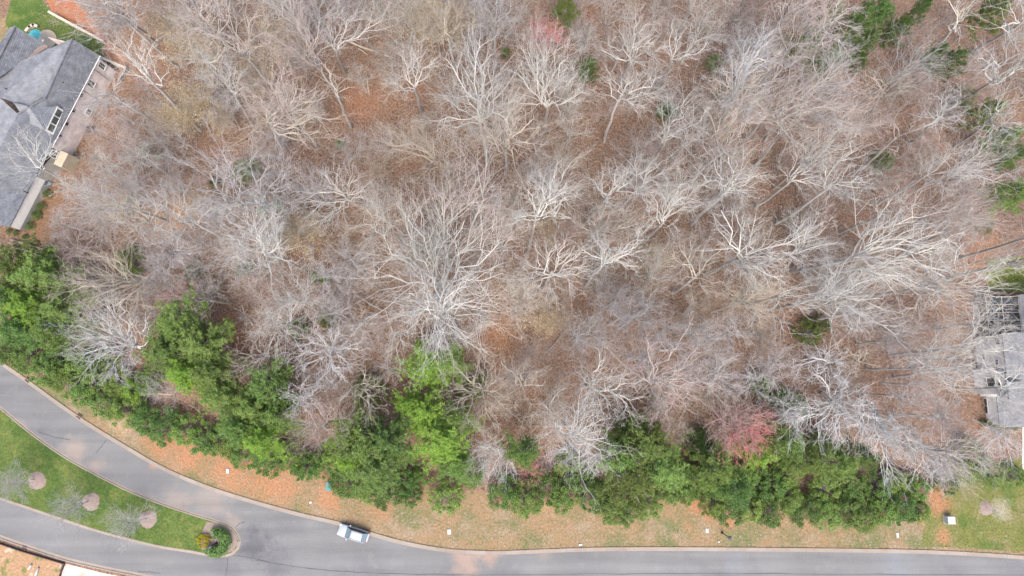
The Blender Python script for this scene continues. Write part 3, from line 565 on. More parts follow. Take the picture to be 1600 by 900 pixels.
hero(1530, 505, [(1570, 470), (1560, 495), (1580, 520), (1545, 475), (1515, 470), (1500, 500), (1510, 530), (1560, 530), (1535, 560), (1590, 545)], 12, 18, (1465, 515), 'white', .2, 8, 5, 3, 1.05)
hero(1562, 606, [(1600, 562), (1597, 612), (1592, 645), (1562, 645), (1582, 580), (1615, 600), (1545, 585), (1610, 635)], 14, 19, (1490, 606), 'white', .2, 8, 5, 3, 1.0)
hero(1140, 662, [(1195, 650), (1194, 682), (1175, 703), (1152, 710), (1198, 665), (1183, 695), (1182, 665), (1165, 700), (1130, 700), (1120, 692), (1108, 662), (1130, 640), (1160, 638), (1115, 640), (1145, 625), (1180, 640)], 5, 13, None, 'red', .2, 9, 6, 4, 1.0, red=9, label='reddish-pink budding tree at the lower edge of the wood among dark pines')
hero(1305, 625, [(1265, 645), (1270, 667), (1223, 650), (1230, 672), (1290, 692), (1310, 682), (1322, 660), (1347, 615), (1260, 575), (1322, 588), (1280, 600), (1342, 642), (1245, 660)], 8, 15, (1285, 615), 'bright', .26, 9, 6, 3, 1.3, label='pale tree with drooping fans of branches, left of its lookalike by the right house')
hero(1290, 565, [(1248, 560), (1270, 540), (1290, 533), (1312, 545), (1300, 592), (1238, 575), (1260, 592), (1310, 570)], 10, 16, (1265, 562), 'bright', .2, 8, 5, 3, 1.1)
hero(1345, 565, [(1315, 538), (1352, 538), (1335, 585), (1365, 570), (1330, 555)], 11, 16, None, 'tan', .16, 6, 4, 3, 1.2)
hero(1365, 640, [(1335, 667), (1345, 692), (1323, 692), (1365, 702), (1386, 742), (1402, 702), (1396, 670), (1340, 623), (1378, 740), (1407, 690), (1385, 690), (1355, 690)], 8, 15, (1350, 628), 'bright', .26, 9, 6, 3, 1.3, label='pale tree whose longest branches hang over the pines near the white cabinet')
hero(1440, 695, [(1420, 732), (1450, 747), (1470, 742), (1490, 730), (1502, 715), (1430, 747), (1413, 715), (1482, 698), (1460, 720)], 7, 13, (1425, 675), 'bright', .2, 7, 5, 3, 1.25)
hero(1550, 670, [(1535, 712), (1550, 727), (1566, 727), (1582, 722), (1592, 700), (1528, 690), (1582, 680), (1560, 700), (1515, 680)], 6, 11, (1535, 660), 'bright', .18, 9, 6, 3, 1.05, label='pale bushy tree directly below the right-hand house')
hero(1220, 462, [(1302, 450), (1282, 448), (1252, 482), (1232, 522), (1272, 482), (1242, 445), (1302, 497), (1195, 490)], 14, 20, (1170, 480), 'white', .26, 7, 5, 3, 1.15)
hero(1330, 488, [(1400, 482), (1380, 500), (1360, 460), (1310, 510), (1350, 520), (1300, 480), (1410, 520)], 13, 19, (1270, 500), 'white', .24, 7, 5, 3, 1.1)
hero(1512, 541, [(1570, 480), (1575, 510), (1560, 540), (1590, 550), (1540, 500), (1580, 600), (1520, 490), (1600, 520)], 15, 21, (1388, 556), 'white', .26, 6, 4, 2, 1.15, label='straight pale trunk pointing at the right-hand house, branches crossing its wall')
hero(1500, 572, [(1545, 580), (1560, 570), (1520, 600), (1580, 585), (1530, 550)], 15, 20, (1395, 590), 'lilac', .22, 6, 4, 2)
hero(945, 690, [(884, 702), (890, 717), (905, 727), (921, 732), (936, 727), (898, 690), (915, 705), (952, 722)], 5, 10, (958, 682), 'bright', .2, 9, 6, 3, 1.2, label='white fan-shaped tree beside the tall verge pine')
hero(790, 702, [(744, 710), (750, 732), (760, 747), (775, 752), (790, 747), (740, 698), (755, 693), (800, 735)], 4, 9, (798, 695), 'bright', .18, 9, 6, 3, 1.15, label='white fan-shaped tree right of the lime pine at the wood edge')
hero(832, 733, 19, 5, 9, None, 'red', .08, 6, 5, 4, .75, label='little pink-twigged tree at the hedge of dark shrubs')
hero(852, 715, 20, 5, 9, None, 'rose', .1, 7, 5, 4, .85)
hero(700, 60, [(670, 30), (690, 15), (715, 20), (735, 35), (680, 65), (720, 75)], 13, 19, (712, 110), 'tan', .24, 9, 6, 3)

# ------------------------------------------------------------------ pines and evergreen shrubs
PINE_BASES = []
def leaf_quads(c, rg, size, aspect=0.55, flat=0.5):
    N = len(c); nn = nrm(rg.normal(size=(N, 3)) * (1 - flat) * 1.1 + np.array([0, 0, flat * 1.3])); a = nrm(np.cross(nn, rg.normal(size=(N, 3)))); b = np.cross(nn, a)
    s = (size * (.6 + .8 * rg.random(N)))[:, None]
    V = np.stack([c - a * s * .5, c + b * s * aspect * .5, c + a * s * .5, c - b * s * aspect * .5], 1).reshape(-1, 3)
    return V, np.arange(4 * N).reshape(-1, 4)

def pine_proto(seed, H=10.0, rad=3.6, n_br=46):
    rg = np.random.default_rng(seed); br = []; tufts = []; axes = []
    lob = 1 + .22 * np.sin(np.arange(7) * 2.1 + rg.random() * 6)
    for i in range(n_br):
        f = (i + .5) / n_br; z = H * (.38 + .6 * f); a = i * 2.399 + rg.normal(0, .3)
        L = rad * (1 - f ** 1.8 * .85) * (.62 + .5 * rg.random()) * lob[int((a % 6.283) / 6.283 * 7) % 7]
        d = np.array([math.cos(a), math.sin(a), .18 + .55 * f]); S = np.array([0, 0, z]); E = S + d * L
        c = limb_curve(S, E, 6, rg, .04, .2); br.append(c)
        nt = int(9 + L * 7.5)
        t = rg.uniform(.38, 1.05, nt); pos = S + (E - S) * t[:, None] + rg.normal(0, .30, (nt, 3)) * np.array([1, 1, .45]) * (.5 + L / rad * .8)
        tufts.append(pos); axes.append(np.tile(nrm(d * .6 + np.array([0, 0, .8])), (nt, 1)))
    br = np.array(br); tf = np.concatenate(tufts); ax = np.concatenate(axes)
    lens = np.linalg.norm(br[:, -1] - br[:, 0], axis=1)
    limbs = tubes(br, .02 + .013 * lens, np.full(len(br), .012), 4)
    trunk = tubes(np.array([[[0, 0, 0], [.1, .05, H * .33], [0, .1, H * .66], [0, 0, H * .98]]], float), np.array([.2]), np.array([.05]), 7)
    m = 15; N = len(tf)
    dirs = nrm(ax[:, None] * .55 + nrm(rg.normal(size=(N, m, 3))) * .95); ln = rg.uniform(.24, .40, (N, m, 1)); wv = nrm(np.cross(dirs, rg.normal(size=(N, m, 3)) * .35 + np.array([0, 0, 1.0]))) * .038
    c = tf[:, None, :] + rg.normal(0, .05, (N, m, 3))
    V = np.stack([c - wv, c + wv, c + dirs * ln], 2).reshape(-1, 3); T = np.arange(len(V)).reshape(-1, 3)
    return raw_mesh('trunk', *trunk), raw_mesh('branches', *limbs), raw_mesh('crown', V, None, T), H, rad
def shrub_proto(seed, H=3.2, rad=2.6, nclump=58, per=150):
    rg = np.random.default_rng(seed); stems = []; C = []
    for i in range(nclump):
        a = rg.random() * 6.283; f = math.sqrt(rg.random()); d = rad * f * (.8 + .3 * rg.random()); z = H * (1 - .62 * f * f) * (.72 + .35 * rg.random())
        c = np.array([d * math.cos(a), d * math.sin(a), z]); C.append(c)
        stems.append(limb_curve((.1 * math.cos(a), .1 * math.sin(a), 0), c, 5, rg, .05, .4))
    C = np.array(C); cl = .28 + .34 * rg.random(len(C))
    v = nrm(rg.normal(size=(len(C), per, 3))) * (rg.random((len(C), per, 1)) ** .4) * cl[:, None, None] * np.array([1, 1, .75])
    V, Q = leaf_quads((C[:, None] + v).reshape(-1, 3), rg, .16, .6, .45)
    st_ = tubes(np.array(stems), np.full(len(stems), .035), np.full(len(stems), .01), 4)
    return raw_mesh('stems', *st_), raw_mesh('foliage', V, Q), H, rad
PP = [pine_proto(500 + i, 10 + i % 2, 3.4 + .3 * (i % 3)) for i in range(6)]
PB = [shrub_proto(600 + i) for i in range(6)]
GLK = {'lime': 'bright lime', 'green': 'mid-green', 'dark': 'dark green', 'olive': 'dull olive'}
def pine(x, y, rpx, k, H=None, fixed=None, i=[0]):
    i[0] += 1; p = PP[i[0] % 6]; s = rpx * 0.098 / p[4]; H = H or (10.5 + rpx * .06)
    w = P(x, y, H * .8); w[2] = 0; PINE_BASES.append((w[0], w[1], rpx * .1))
    root = empty('pine_tree', w); root.rotation_euler = (0, 0, i[0] * 2.1); root.scale = (s, s, H / p[3])
    link('trunk', p[0], M['trunk'], root); link('branches', p[1], M['trunk'], root); link('crown', p[2], M[k], root)
    note(root, GLK[k], (w[0], w[1], H * .8), 'pine', 'pine tree', 'pines along the edge of the wood', fixed)
def shrub(x, y, rpx, k, h=None, fixed=None, i=[0]):
    i[0] += 1; p = PB[i[0] % 6]; s = rpx * 0.1 / p[3]; h = h or (2.0 + rpx * .06)
    w = P(x, y, h * .6); w[2] = 0
    if rpx >= 20: PINE_BASES.append((w[0], w[1], rpx * .1))
    root = empty('evergreen_shrub', w); root.rotation_euler = (0, 0, i[0] * 1.3); root.scale = (s, s, h / p[2])
    link('stems', p[0], M['trunk'], root); link('foliage', p[1], M[k], root)
    note(root, GLK[k], (w[0], w[1], h * .6), 'shrub', 'shrub', 'evergreen shrubs below and inside the wood', fixed)
for a in [(60, 430, 48, 'green'), (25, 415, 44, 'olive'), (95, 485, 40, 'green'), (45, 480, 40, 'lime'), (8, 470, 38, 'green'), (80, 520, 34, 'green'), (20, 515, 34, 'dark'),
          (275, 505, 46, 'green'), (312, 540, 46, 'green'), (262, 552, 40, 'green'), (325, 585, 46, 'green'), (290, 585, 34, 'lime'), (345, 620, 34, 'green'),
          (415, 605, 42, 'dark'), (430, 650, 34, 'green'), (395, 640, 34, 'green'), (405, 690, 38, 'lime'), (370, 670, 34, 'green'),
          (570, 700, 48, 'green'), (545, 680, 36, 'green'), (600, 690, 40, 'dark'), (585, 735, 42, 'dark'), (545, 720, 36, 'lime'),
          (817, 708, 28, 'green'), (1005, 700, 44, 'green'), (990, 745, 44, 'olive'), (1030, 735, 40, 'green'), (975, 720, 36, 'green'), (1020, 680, 30, 'olive'),
          (1230, 690, 34, 'green'), (1190, 712, 26, 'lime'), (1125, 735, 32, 'green'), (1265, 720, 30, 'green'), (1315, 725, 34, 'green'), (1350, 715, 28, 'dark'), (1150, 765, 30, 'dark'),
          (1372, 18, 30, 'dark'), (1345, 40, 26, 'dark'), (1405, 42, 20, 'dark'), (1360, 62, 18, 'green'), (1490, 92, 26, 'dark'), (1462, 82, 16, 'dark'), (1305, 18, 16, 'olive'), (1440, 12, 14, 'dark'), (1585, 302, 30, 'green'), (1550, 172, 24, 'olive'), (1575, 212, 24, 'dark'), (1265, 62, 24, 'green'), (1295, 92, 26, 'dark'), (1555, 15, 26, 'olive'), (1590, 240, 20, 'dark'), (885, 12, 22, 'olive'), (920, 104, 19, 'dark')]:
    pine(*a)
pine(638, 632, 24, 'lime', 10.5); pine(668, 572, 42, 'lime', 11.5, 'upper of the two bright lime pines standing forward of the litter')
pine(705, 568, 28, 'lime', 11); pine(660, 645, 36, 'lime', 10.5); pine(692, 690, 46, 'lime', 12, 'large bright lime pine crown, lower of the pair above the bare verge'); pine(712, 655, 34, 'green', 11); pine(712, 728, 30, 'green', 9)
for a in [(12, 550, 26, 'dark'), (40, 552, 28, 'dark'), (68, 578, 26, 'green'), (100, 592, 28, 'green'), (82, 560, 24, 'dark'), (118, 575, 26, 'green'), (130, 612, 24, 'green'), (160, 628, 26, 'dark'), (150, 598, 26, 'green'), (180, 600, 24, 'green'), (195, 640, 28, 'green'), (205, 612, 22, 'lime'), (225, 655, 26, 'dark'), (255, 668, 28, 'dark'), (290, 672, 26, 'green'), (320, 690, 26, 'dark'), (350, 690, 28, 'green'), (385, 712, 26, 'green'), (420, 718, 28, 'dark'), (455, 712, 26, 'green'), (475, 728, 24, 'dark'), (505, 722, 24, 'green'), (230, 595, 24, 'dark'),
          (540, 752, 26, 'dark'), (572, 762, 26, 'green'), (605, 768, 26, 'dark'), (632, 755, 24, 'dark'), (655, 745, 16, 'green'), (695, 775, 28, 'green'), (735, 740, 22, 'dark'),
          (790, 770, 28, 'dark'), (820, 782, 26, 'green'), (850, 760, 28, 'dark'), (880, 775, 26, 'green'), (905, 752, 26, 'dark'), (930, 775, 26, 'dark'), (955, 795, 26, 'green'), (985, 795, 26, 'dark'), (1012, 785, 26, 'green'), (1045, 765, 26, 'dark'), (1062, 745, 24, 'dark'), (890, 730, 24, 'green'), (1075, 770, 20, 'green'),
          (1098, 750, 26, 'dark'), (1115, 785, 24, 'green'), (1145, 795, 26, 'dark'), (1175, 790, 26, 'green'), (1205, 795, 28, 'dark'), (1235, 780, 26, 'green'), (1262, 795, 26, 'dark'), (1205, 760, 28, 'dark'), (1292, 800, 26, 'green'), (1322, 795, 28, 'dark'), (1352, 805, 26, 'green'), (1382, 795, 26, 'green'), (1410, 790, 28, 'dark'), (1290, 765, 26, 'green'), (1335, 765, 24, 'dark'), (1430, 765, 24, 'green'), (1440, 800, 16, 'green'), (1400, 755, 22, 'green'), (1375, 760, 24, 'dark'),
          (1505, 735, 22, 'green'), (1530, 722, 24, 'dark'), (1555, 742, 18, 'green'), (1480, 755, 20, 'olive'), (1515, 705, 22, 'olive'), (1590, 745, 16, 'green'),
          (1130, 760, 26, 'green'), (1165, 745, 26, 'green'), (1185, 765, 24, 'dark'), (1235, 740, 26, 'green'), (1285, 700, 24, 'green'), (1240, 720, 22, 'dark'), (1090, 720, 24, 'green'), (1105, 700, 20, 'dark'), (165, 560, 22, 'green'), (140, 560, 22, 'dark'), (385, 265, 22, 'olive'), (200, 408, 24, 'olive'), (225, 235, 8, 'olive'), (248, 243, 6, 'olive'), (335, 285, 10, 'olive'), (492, 432, 10, 'lime'), (508, 437, 9, 'lime'), (735, 602, 26, 'olive'), (575, 612, 28, 'olive'), (510, 500, 16, 'olive'), (465, 515, 18, 'olive'), (1245, 640, 24, 'green'), (1222, 622, 18, 'dark'), (1028, 632, 14, 'olive'), (1380, 250, 20, 'olive'), (1540, 352, 15, 'dark'), (1045, 172, 18, 'dark'), (1118, 96, 14, 'green'), (790, 82, 9, 'green'), (200, 316, 10, 'olive'), (1265, 520, 22, 'olive'), (1190, 600, 20, 'green'), (985, 668, 24, 'green'), (1285, 505, 16, 'olive'), (1090, 690, 24, 'dark'), (1510, 150, 20, 'olive'), (1340, 95, 18, 'dark'), (410, 330, 10, 'lime'), (640, 775, 18, 'dark'), (430, 320, 8, 'lime'), (530, 225, 7, 'lime'), (380, 420, 14, 'olive'), (300, 425, 14, 'olive')]:
    shrub(*a)
# ------------------------------------------------------------------ generic bare trees and saplings: a few grown once, then copied with their parts
def proto_tree(name, H, hf, spread, nl, n2, n3, n4, seed, thick=1.0, r=0.24):
    rg = np.random.default_rng(seed)
    a0 = rg.random() * 6.28; tips = []
    for i in range(nl):
        a = a0 + i * 2.4 + rg.normal(0, .25); d = spread * math.sqrt((i + .6) / nl) * (.8 + .35 * rg.random())
        tips.append((d * math.cos(a), d * math.sin(a), H * (1 - 0.28 * (d / spread) ** 2) * (.93 + .1 * rg.random())))
    F = np.array([rg.normal(0, .3), rg.normal(0, .3), hf]); B = np.zeros(3)
    starts = [B + (F - B) * (.72 + .28 * rg.random()) for _ in tips]
    tr, limbs, tw, ends = grow(B, F, tips, rg, r, n2, n3, n4, starts, 0.64, thick)
    lb = join(limbs)
    return (raw_mesh('trunk', *tr), raw_mesh('branches', *lb), raw_mesh('twigs', *join(tw)), ends, H)
PT = [proto_tree('tall', 25, 15, 6.0, 10, 9, 6, 3, 100 + i, 1.0) for i in range(6)]
PM = [proto_tree('mid', 16, 8, 4.9, 10, 9, 6, 3, 200 + i, .9, .17) for i in range(4)]
PS = [proto_tree('sapling', 8.5, 3.0, 2.9, 10, 8, 6, 3, 300 + i, .78, .09) for i in range(5)]
def in_poly(x, y, poly):
    c = False; j = len(poly) - 1
    for i in range(len(poly)):
        xi, yi = poly[i]; xj, yj = poly[j]
        if (yi > y) != (yj > y) and x < (xj - xi) * (y - yi) / (yj - yi) + xi: c = not c
        j = i
    return c
FX = [p[0] for p in FEDGE]; FY = [p[1] for p in FEDGE]
def edge_y(x): return float(np.interp(x, FX, FY))
HOUSE_L = [(-200, -50), (60, -50), (200, 90), (215, 130), (150, 250), (80, 410), (-200, 420)]
HOUSE_R = [(1500, 430), (1800, 410), (1800, 760), (1500, 700)]
EVERGREEN_GAPS = [(40, 460, 75), (90, 500, 55), (285, 520, 58), (320, 590, 58), (415, 625, 58), (570, 700, 62), (665, 580, 58), (690, 690, 62), (817, 708, 36), (1005, 715, 66), (1155, 672, 55), (1240, 700, 55), (1330, 730, 50), (170, 525, 60), (925, 603, 50), (370, 515, 40), (1390, 690, 50), (1375, 30, 48), (1490, 92, 34), (1580, 302, 38), (1560, 190, 32), (1285, 80, 26), (1555, 15, 26), (885, 12, 22), (920, 104, 22), (1045, 172, 20), (1380, 250, 22), (770, 540, 24), (560, 200, 30)]
VIEW_L = [(-300, -80), (70, -80), (215, 80), (225, 140), (160, 255), (105, 400), (-300, 420)]
VIEW_R = [(1490, 440), (1900, 430), (1900, 700), (1500, 690)]
OPEN = [(565, 130, 42), (545, 190, 30), (370, 515, 48), (790, 535, 52), (830, 380, 26), (740, 380, 20), (1540, 400, 48), (1440, 110, 40), (560, 285, 35), (620, 30, 35), (960, 640, 26), (680, 500, 40), (420, 470, 35), (1080, 500, 12), (90, 320, 45), (300, 330, 25), (855, 470, 30), (1330, 150, 20), (1420, 150, 25)]
placed = []
def scatter(n, mind, lo_margin, sizes, noun, cat, group, kinds, name, tries=60, open_scale=1.0, seed=3):
    rr = random.Random(seed); cnt = 0; t = 0
    while cnt < n and t < n * tries:
        t += 1
        x, y = rr.uniform(-5, 1605), rr.uniform(-5, 800)
        if y > edge_y(x) - lo_margin or in_poly(x, y, HOUSE_L) or in_poly(x, y, HOUSE_R): continue
        if any((x - ox) ** 2 + (y - oy) ** 2 < (r_ * open_scale) ** 2 for ox, oy, r_ in OPEN): continue
        w = P(x, y)
        if any((w[0] - q[0]) ** 2 + (w[1] - q[1]) ** 2 < (mind * .6) ** 2 for q in HERO_BASES): continue
        if any((w[0] - q[0]) ** 2 + (w[1] - q[1]) ** 2 < mind ** 2 for q in placed): continue
        if any((w[0] - q[0]) ** 2 + (w[1] - q[1]) ** 2 < (q[2] * .8 + (1.5 if sizes is PS else 3.5)) ** 2 for q in PINE_BASES): continue
        placed.append(w); cnt += 1
        pr = rr.choice(sizes); s = rr.uniform(.82, 1.18)
        k = kinds(x, y, rr)
        tx, ty = proj((w[0], w[1], pr[4] * s * .9))
        if any((tx - a) ** 2 + (ty - b_) ** 2 < r_ * r_ for a, b_, r_ in EVERGREEN_GAPS): placed.pop(); cnt -= 1; continue
        if in_poly(tx, ty, VIEW_L) or in_poly(tx, ty, VIEW_R): placed.pop(); cnt -= 1; continue
        root = empty(name, w); root.rotation_euler = (0, 0, rr.uniform(0, 6.28)); root.scale = (s, s, s * rr.uniform(.9, 1.1))
        link('trunk', pr[0], M['trunk'], root); link('branches', pr[1], M[k], root); link('twigs', pr[2], M['twig_' + k], root)
        note(root, ('thin ' if pr[4] > 18 else 'middling ' if pr[4] > 12 else 'low ') + LOOK[k], (w[0], w[1], pr[4] * s * .9), noun, cat, group)
def tone(x, y, rr):
    u = rr.random()
    if x < 560: return 'lilac' if u < .55 else 'white' if u < .75 else 'rose' if u < .9 else 'tan'
    if x > 1150: return 'rose' if u < .45 else 'white' if u < .75 else 'lilac'
    return 'white' if u < .35 else 'tan' if u < .6 else 'rose' if u < .8 else 'lilac'
scatter(66, 5.4, 75, PT + PT + PM, 'bare tree', 'tree', GT, tone, 'bare_tree', seed=5, open_scale=.65)
scatter(58, 4.0, 40, PM + PS, 'bare tree', 'tree', GT, tone, 'bare_tree', seed=8, open_scale=.55)
scatter(185, 2.6, 42, PS, 'bare sapling', 'sapling', 'leafless saplings under the wood', tone, 'bare_sapling', open_scale=.35, seed=9)

# beeches that keep their papery leaves
def leaf_mesh(ends, per, spread, size, seed):
    rg = np.random.default_rng(seed); c = np.repeat(ends, per, axis=0) + rg.normal(0, spread, (len(ends) * per, 3))
    V, Q = leaf_quads(c, rg, size); return raw_mesh('leaves', V, Q)
PBL = [leaf_mesh(p[3][::2], 4, .20, .18, 40 + i) for i, p in enumerate(PS[:3])]
for i, (x, y, s) in enumerate([(268, 48, 1.0), (300, 62, 1.1), (328, 88, .9), (288, 160, 1.0), (312, 152, .8), (278, 188, .8), (345, 182, .6), (392, 108, .9), (430, 70, 1.1), (455, 60, .9), (670, 28, 1.0), (700, 45, .9), (660, 10, .9), (725, 10, .8), (745, 25, .7), (470, 372, 1.0), (445, 362, .8), (860, 348, .7), (1020, 400, .7), (850, 500, .8), (315, 320, .7), (1130, 190, .8)]):
    s *= 1.1; z = 7 * s; w = P(x, y, z); w[2] = 0; p = PS[i % 3]
    root = empty('beech_sapling', w); root.rotation_euler = (0, 0, i * 1.7); root.scale = (s * 1.05, s * 1.05, s)
    link('trunk', p[0], M['trunk'], root); link('branches', p[1], M['tan'], root); link('twigs', p[2], M['twig_tan'], root); link('leaves', PBL[i % 3], M['beech'], root)
    note(root, 'straw-coloured leafy', (w[0], w[1], z), 'sapling', 'sapling', 'saplings holding papery tan leaves')

# twiggy brush and litter that nobody could count
rg = np.random.default_rng(77)
def scatter_points(n, poly_test):
    out = []
    while sum(len(o) for o in out) < n:
        x = rg.uniform(-40, 1640, 4000); y = rg.uniform(-40, 880, 4000)
        k = np.array([poly_test(a, b) for a, b in zip(x, y)]); x, y = x[k], y[k]
        cx, cy = (x - 800) / FPX, -(y - 450) / FPX; d1 = cy * ct + st; d2 = cy * st - ct; s = -CAM_H / d2
        out.append(np.c_[cx * s, d1 * s, np.zeros(len(x))])
    return np.concatenate(out)[:n]
BED = [(100, 200), (140, 205), (128, 300), (100, 360), (70, 395), (-60, 400), (-60, 100)]
wood = lambda x, y: y < edge_y(x) + 8 and not (x < 60 and y < 60) and not in_poly(x, y, BED)
c = scatter_points(110000, wood); c[:, 2] = rg.uniform(.015, .07, len(c))
V, Q = leaf_quads(c, rg, .17, .6, .8)
tag(link('fallen_leaves', raw_mesh('fallen_leaves', V, Q), M['litterleaf']), 'brown fallen leaves covering the floor of the wood', 'leaf litter', kind='stuff')
c = scatter_points(8500, lambda x, y: y < edge_y(x) - 4 and not in_poly(x, y, HOUSE_L) and not in_poly(x, y, HOUSE_R) and not any((x - a) ** 2 + (y - b) ** 2 < (r_ * .8) ** 2 for a, b, r_ in OPEN))
a = rg.uniform(0, 6.283, len(c)); L = rg.uniform(1.0, 2.6, len(c)); d = np.c_[np.cos(a), np.sin(a), rg.uniform(.5, 2.0, len(c))]; d = nrm(d) * L[:, None]
st0 = c[:, None, :] + d[:, None, :] * np.linspace(0, 1, 4)[None, :, None] + rg.normal(0, .06, (len(c), 4, 3)) * np.linspace(0, 1, 4)[None, :, None]
k2, r2 = spawn(st0, (np.full(len(c), .012), np.full(len(c), .005)), 3, .6, .7, 3, rg, t0=.25)
tag(link('twiggy_brush', raw_mesh('twiggy_brush', *join([tubes(st0, np.full(len(c), .014), np.full(len(c), .005), 3), tubes(k2, np.full(len(k2), .009), np.full(len(k2), .004), 3)])), M['twig_lilac']), 'low bare twiggy brush between the trees', 'brush', kind='stuff')
def blades(n, test, h, w, m, name, label):
    c = scatter_points(n, test); c = np.repeat(c, 3, axis=0) + np.c_[rg.normal(0, .08, (n * 3, 2)), np.zeros(n * 3)]
    a = rg.uniform(0, 6.283, len(c)); v = np.c_[np.cos(a), np.sin(a), np.zeros(len(c))] * w; tip = np.c_[rg.normal(0, .8, (len(c), 2)), np.ones(len(c))]; tip = nrm(tip) * (h * rg.uniform(.5, 1.4, len(c)))[:, None]
    V = np.stack([c - v, c + v, c + tip], 1).reshape(-1, 3)
    return V
kx, ky = KERB[:, 0], KERB[:, 1]
isl = [tuple(p) for p in ISLE[::2]]
verge_t = lambda x, y: edge_y(x) < y < np.interp(x, kx, ky) - 2 and x < 1450
V = blades(12000, verge_t, .10, .018, None, '', '')
tag(link('dry_grass', raw_mesh('dry_grass', V, None, np.arange(len(V)).reshape(-1, 3)), M['dryblade']), 'thin dry grass on the roadside verge', 'grass', kind='stuff')
icx = [tuple(p) for p in (np.array(isl) - np.array([250, 815])) * .97 + np.array([250, 815])]
V = blades(9000, lambda x, y: 620 < y < 870 and x < 318 and in_poly(x, y, icx), .09, .02, None, '', ''); V[:, 2] += .10
tag(link('lawn_grass', raw_mesh('lawn_grass', V, None, np.arange(len(V)).reshape(-1, 3)), M['grassblade']), 'mown green grass on the traffic island', 'grass', kind='stuff')
V = blades(2500, lambda x, y: 1541 < x and 403 < y < 455, .22, .03, None, '', '')
tag(link('lawn_grass', raw_mesh('lawn_grass', V, None, np.arange(len(V)).reshape(-1, 3)), M['brightblade']), 'bright yellow-green grass patch above the right-hand house', 'grass', kind='stuff')
V = blades(5000, lambda x, y: x > 1450 and 745 < y < np.interp(x, kx, ky) - 3, .10, .02, None, '', '')
tag(link('lawn_grass', raw_mesh('lawn_grass', V, None, np.arange(len(V)).reshape(-1, 3)), M['grassblade']), 'patchy grass on the lawn right of the white cabinet', 'grass', kind='stuff')

# fallen timber
def log(pts, r, m, label, z=0.25):
    pp = smooth_line(pts, 3); pp = pp + RNG.normal(0, .4, pp.shape); w = [P(x, y, z) for x, y in pp]
    b = MB(); b.tube(w, list(np.linspace(r, r * .55, len(w))), 7)
    tag(b.build('fallen_log', m, smooth=True), label, 'log', 'fallen timber in the wood')
log([(545, 65), (562, 72), (592, 82)], .17, M['palewood'], 'pale fallen log, longest in the brown gap at the top')
log([(560, 76), (575, 86)], .11, M['palewood'], 'short pale broken branch just below the longest fallen log')
log([(574, 122), (575, 136), (577, 149)], .14, M['palewood'], 'short pale upright-looking stick on brown litter by the broken tree')
log([(600, 86), (620, 92)], .12, M['palewood'], 'barkless log piece right of the longest fallen log')
log([(214, 612), (240, 615), (268, 617)], .14, M['palewood'], 'pale fallen trunk in the dark gap between pines and shrubs', 1.2)
log([(295, 632), (308, 640), (320, 655)], .09, M['wood'], 'thin dead stem leaning in the dark gap beside the pines', 1.0)
log([(290, 650), (305, 632)], .07, M['wood'], 'thinnest dead stem in the dark gap beside the pines', 1.0)
log([(556, 460), (577, 474), (603, 488)], .16, M['trunk'], 'dark fallen trunk left of the very broad middle tree', 1.0)
log([(560, 508), (575, 497), (592, 488)], .11, M['trunk'], 'dark thin log meeting the fallen trunk left of the middle tree', 0.8)
log([(222, 288), (255, 294), (280, 300)], .13, M['wood'], 'grey log lying on litter right of the left house', .4)
log([(280, 292), (298, 310), (322, 324)], .17, M['trunk'], 'dark curved fallen trunk right of the grey log', .5)
log([(480, 15), (485, 50)], .1, M['wood'], 'grey stick under the lilac tree at the top')
log([(728, 350), (1, 1)][:1] + [(735, 342), (748, 330)], .08, M['wood'], 'thin grey stick beneath the very broad middle tree', .3)
log([(880, 520), (868, 535), (850, 555)], .13, M['wood'], 'grey forked log on litter above the star-shaped tree', .4)
log([(1030, 547), (1052, 546), (1072, 545)], .18, M['trunk'], 'dark level log right of the star-shaped tree', .5)
log([(965, 515), (985, 500), (1000, 488), (1030, 462)], .15, M['trunk'], 'long dark log among lilac trees above the star-shaped tree', .8)

# ------------------------------------------------------------------ left house
def wall_quad(mb, a, b, z0, z1):
    mb.add([(a[0], a[1], z0), (b[0], b[1], z0), (b[0], b[1], z1), (a[0], a[1], z1)], [(0, 1, 2, 3)])
HL = empty('grey_roofed_house', P(90, 200), 'large house with grey shingle roof and white triple dormer window', 'house')
def roof(name, faces, m, parent, th=0.16):
    b = MB()
    for f in faces: b.slab([P(*v) for v in f], th)
    return b.build(name, m, parent, uvdir=True)
RA, RB = (113, 61, 8.0), (72, 152, 8.0)
E1, EM = (156, 87, 5.3), (81, 230, 5.3)
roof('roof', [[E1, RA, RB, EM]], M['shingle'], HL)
roof('roof', [[RA, (104, 63, 7.3), (66, 152, 7.3), RB]], M['shingle2'], HL)  # far slope looks lighter by its tilt; that brightness is in the shingle colour
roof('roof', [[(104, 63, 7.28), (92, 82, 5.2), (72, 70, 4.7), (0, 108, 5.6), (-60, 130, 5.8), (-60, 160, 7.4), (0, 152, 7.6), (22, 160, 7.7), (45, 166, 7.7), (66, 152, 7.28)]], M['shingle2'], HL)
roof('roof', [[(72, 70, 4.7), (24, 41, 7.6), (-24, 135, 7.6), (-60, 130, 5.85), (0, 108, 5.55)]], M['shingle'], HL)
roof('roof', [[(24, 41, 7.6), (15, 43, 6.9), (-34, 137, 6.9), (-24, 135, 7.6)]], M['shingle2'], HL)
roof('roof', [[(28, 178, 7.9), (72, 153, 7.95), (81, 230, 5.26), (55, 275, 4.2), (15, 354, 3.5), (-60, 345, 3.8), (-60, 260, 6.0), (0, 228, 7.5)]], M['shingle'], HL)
roof('roof', [[(28, 178, 7.9), (0, 228, 7.5), (-60, 260, 5.95), (-60, 165, 7.2), (0, 153, 7.55)]], M['shingle2'], HL)
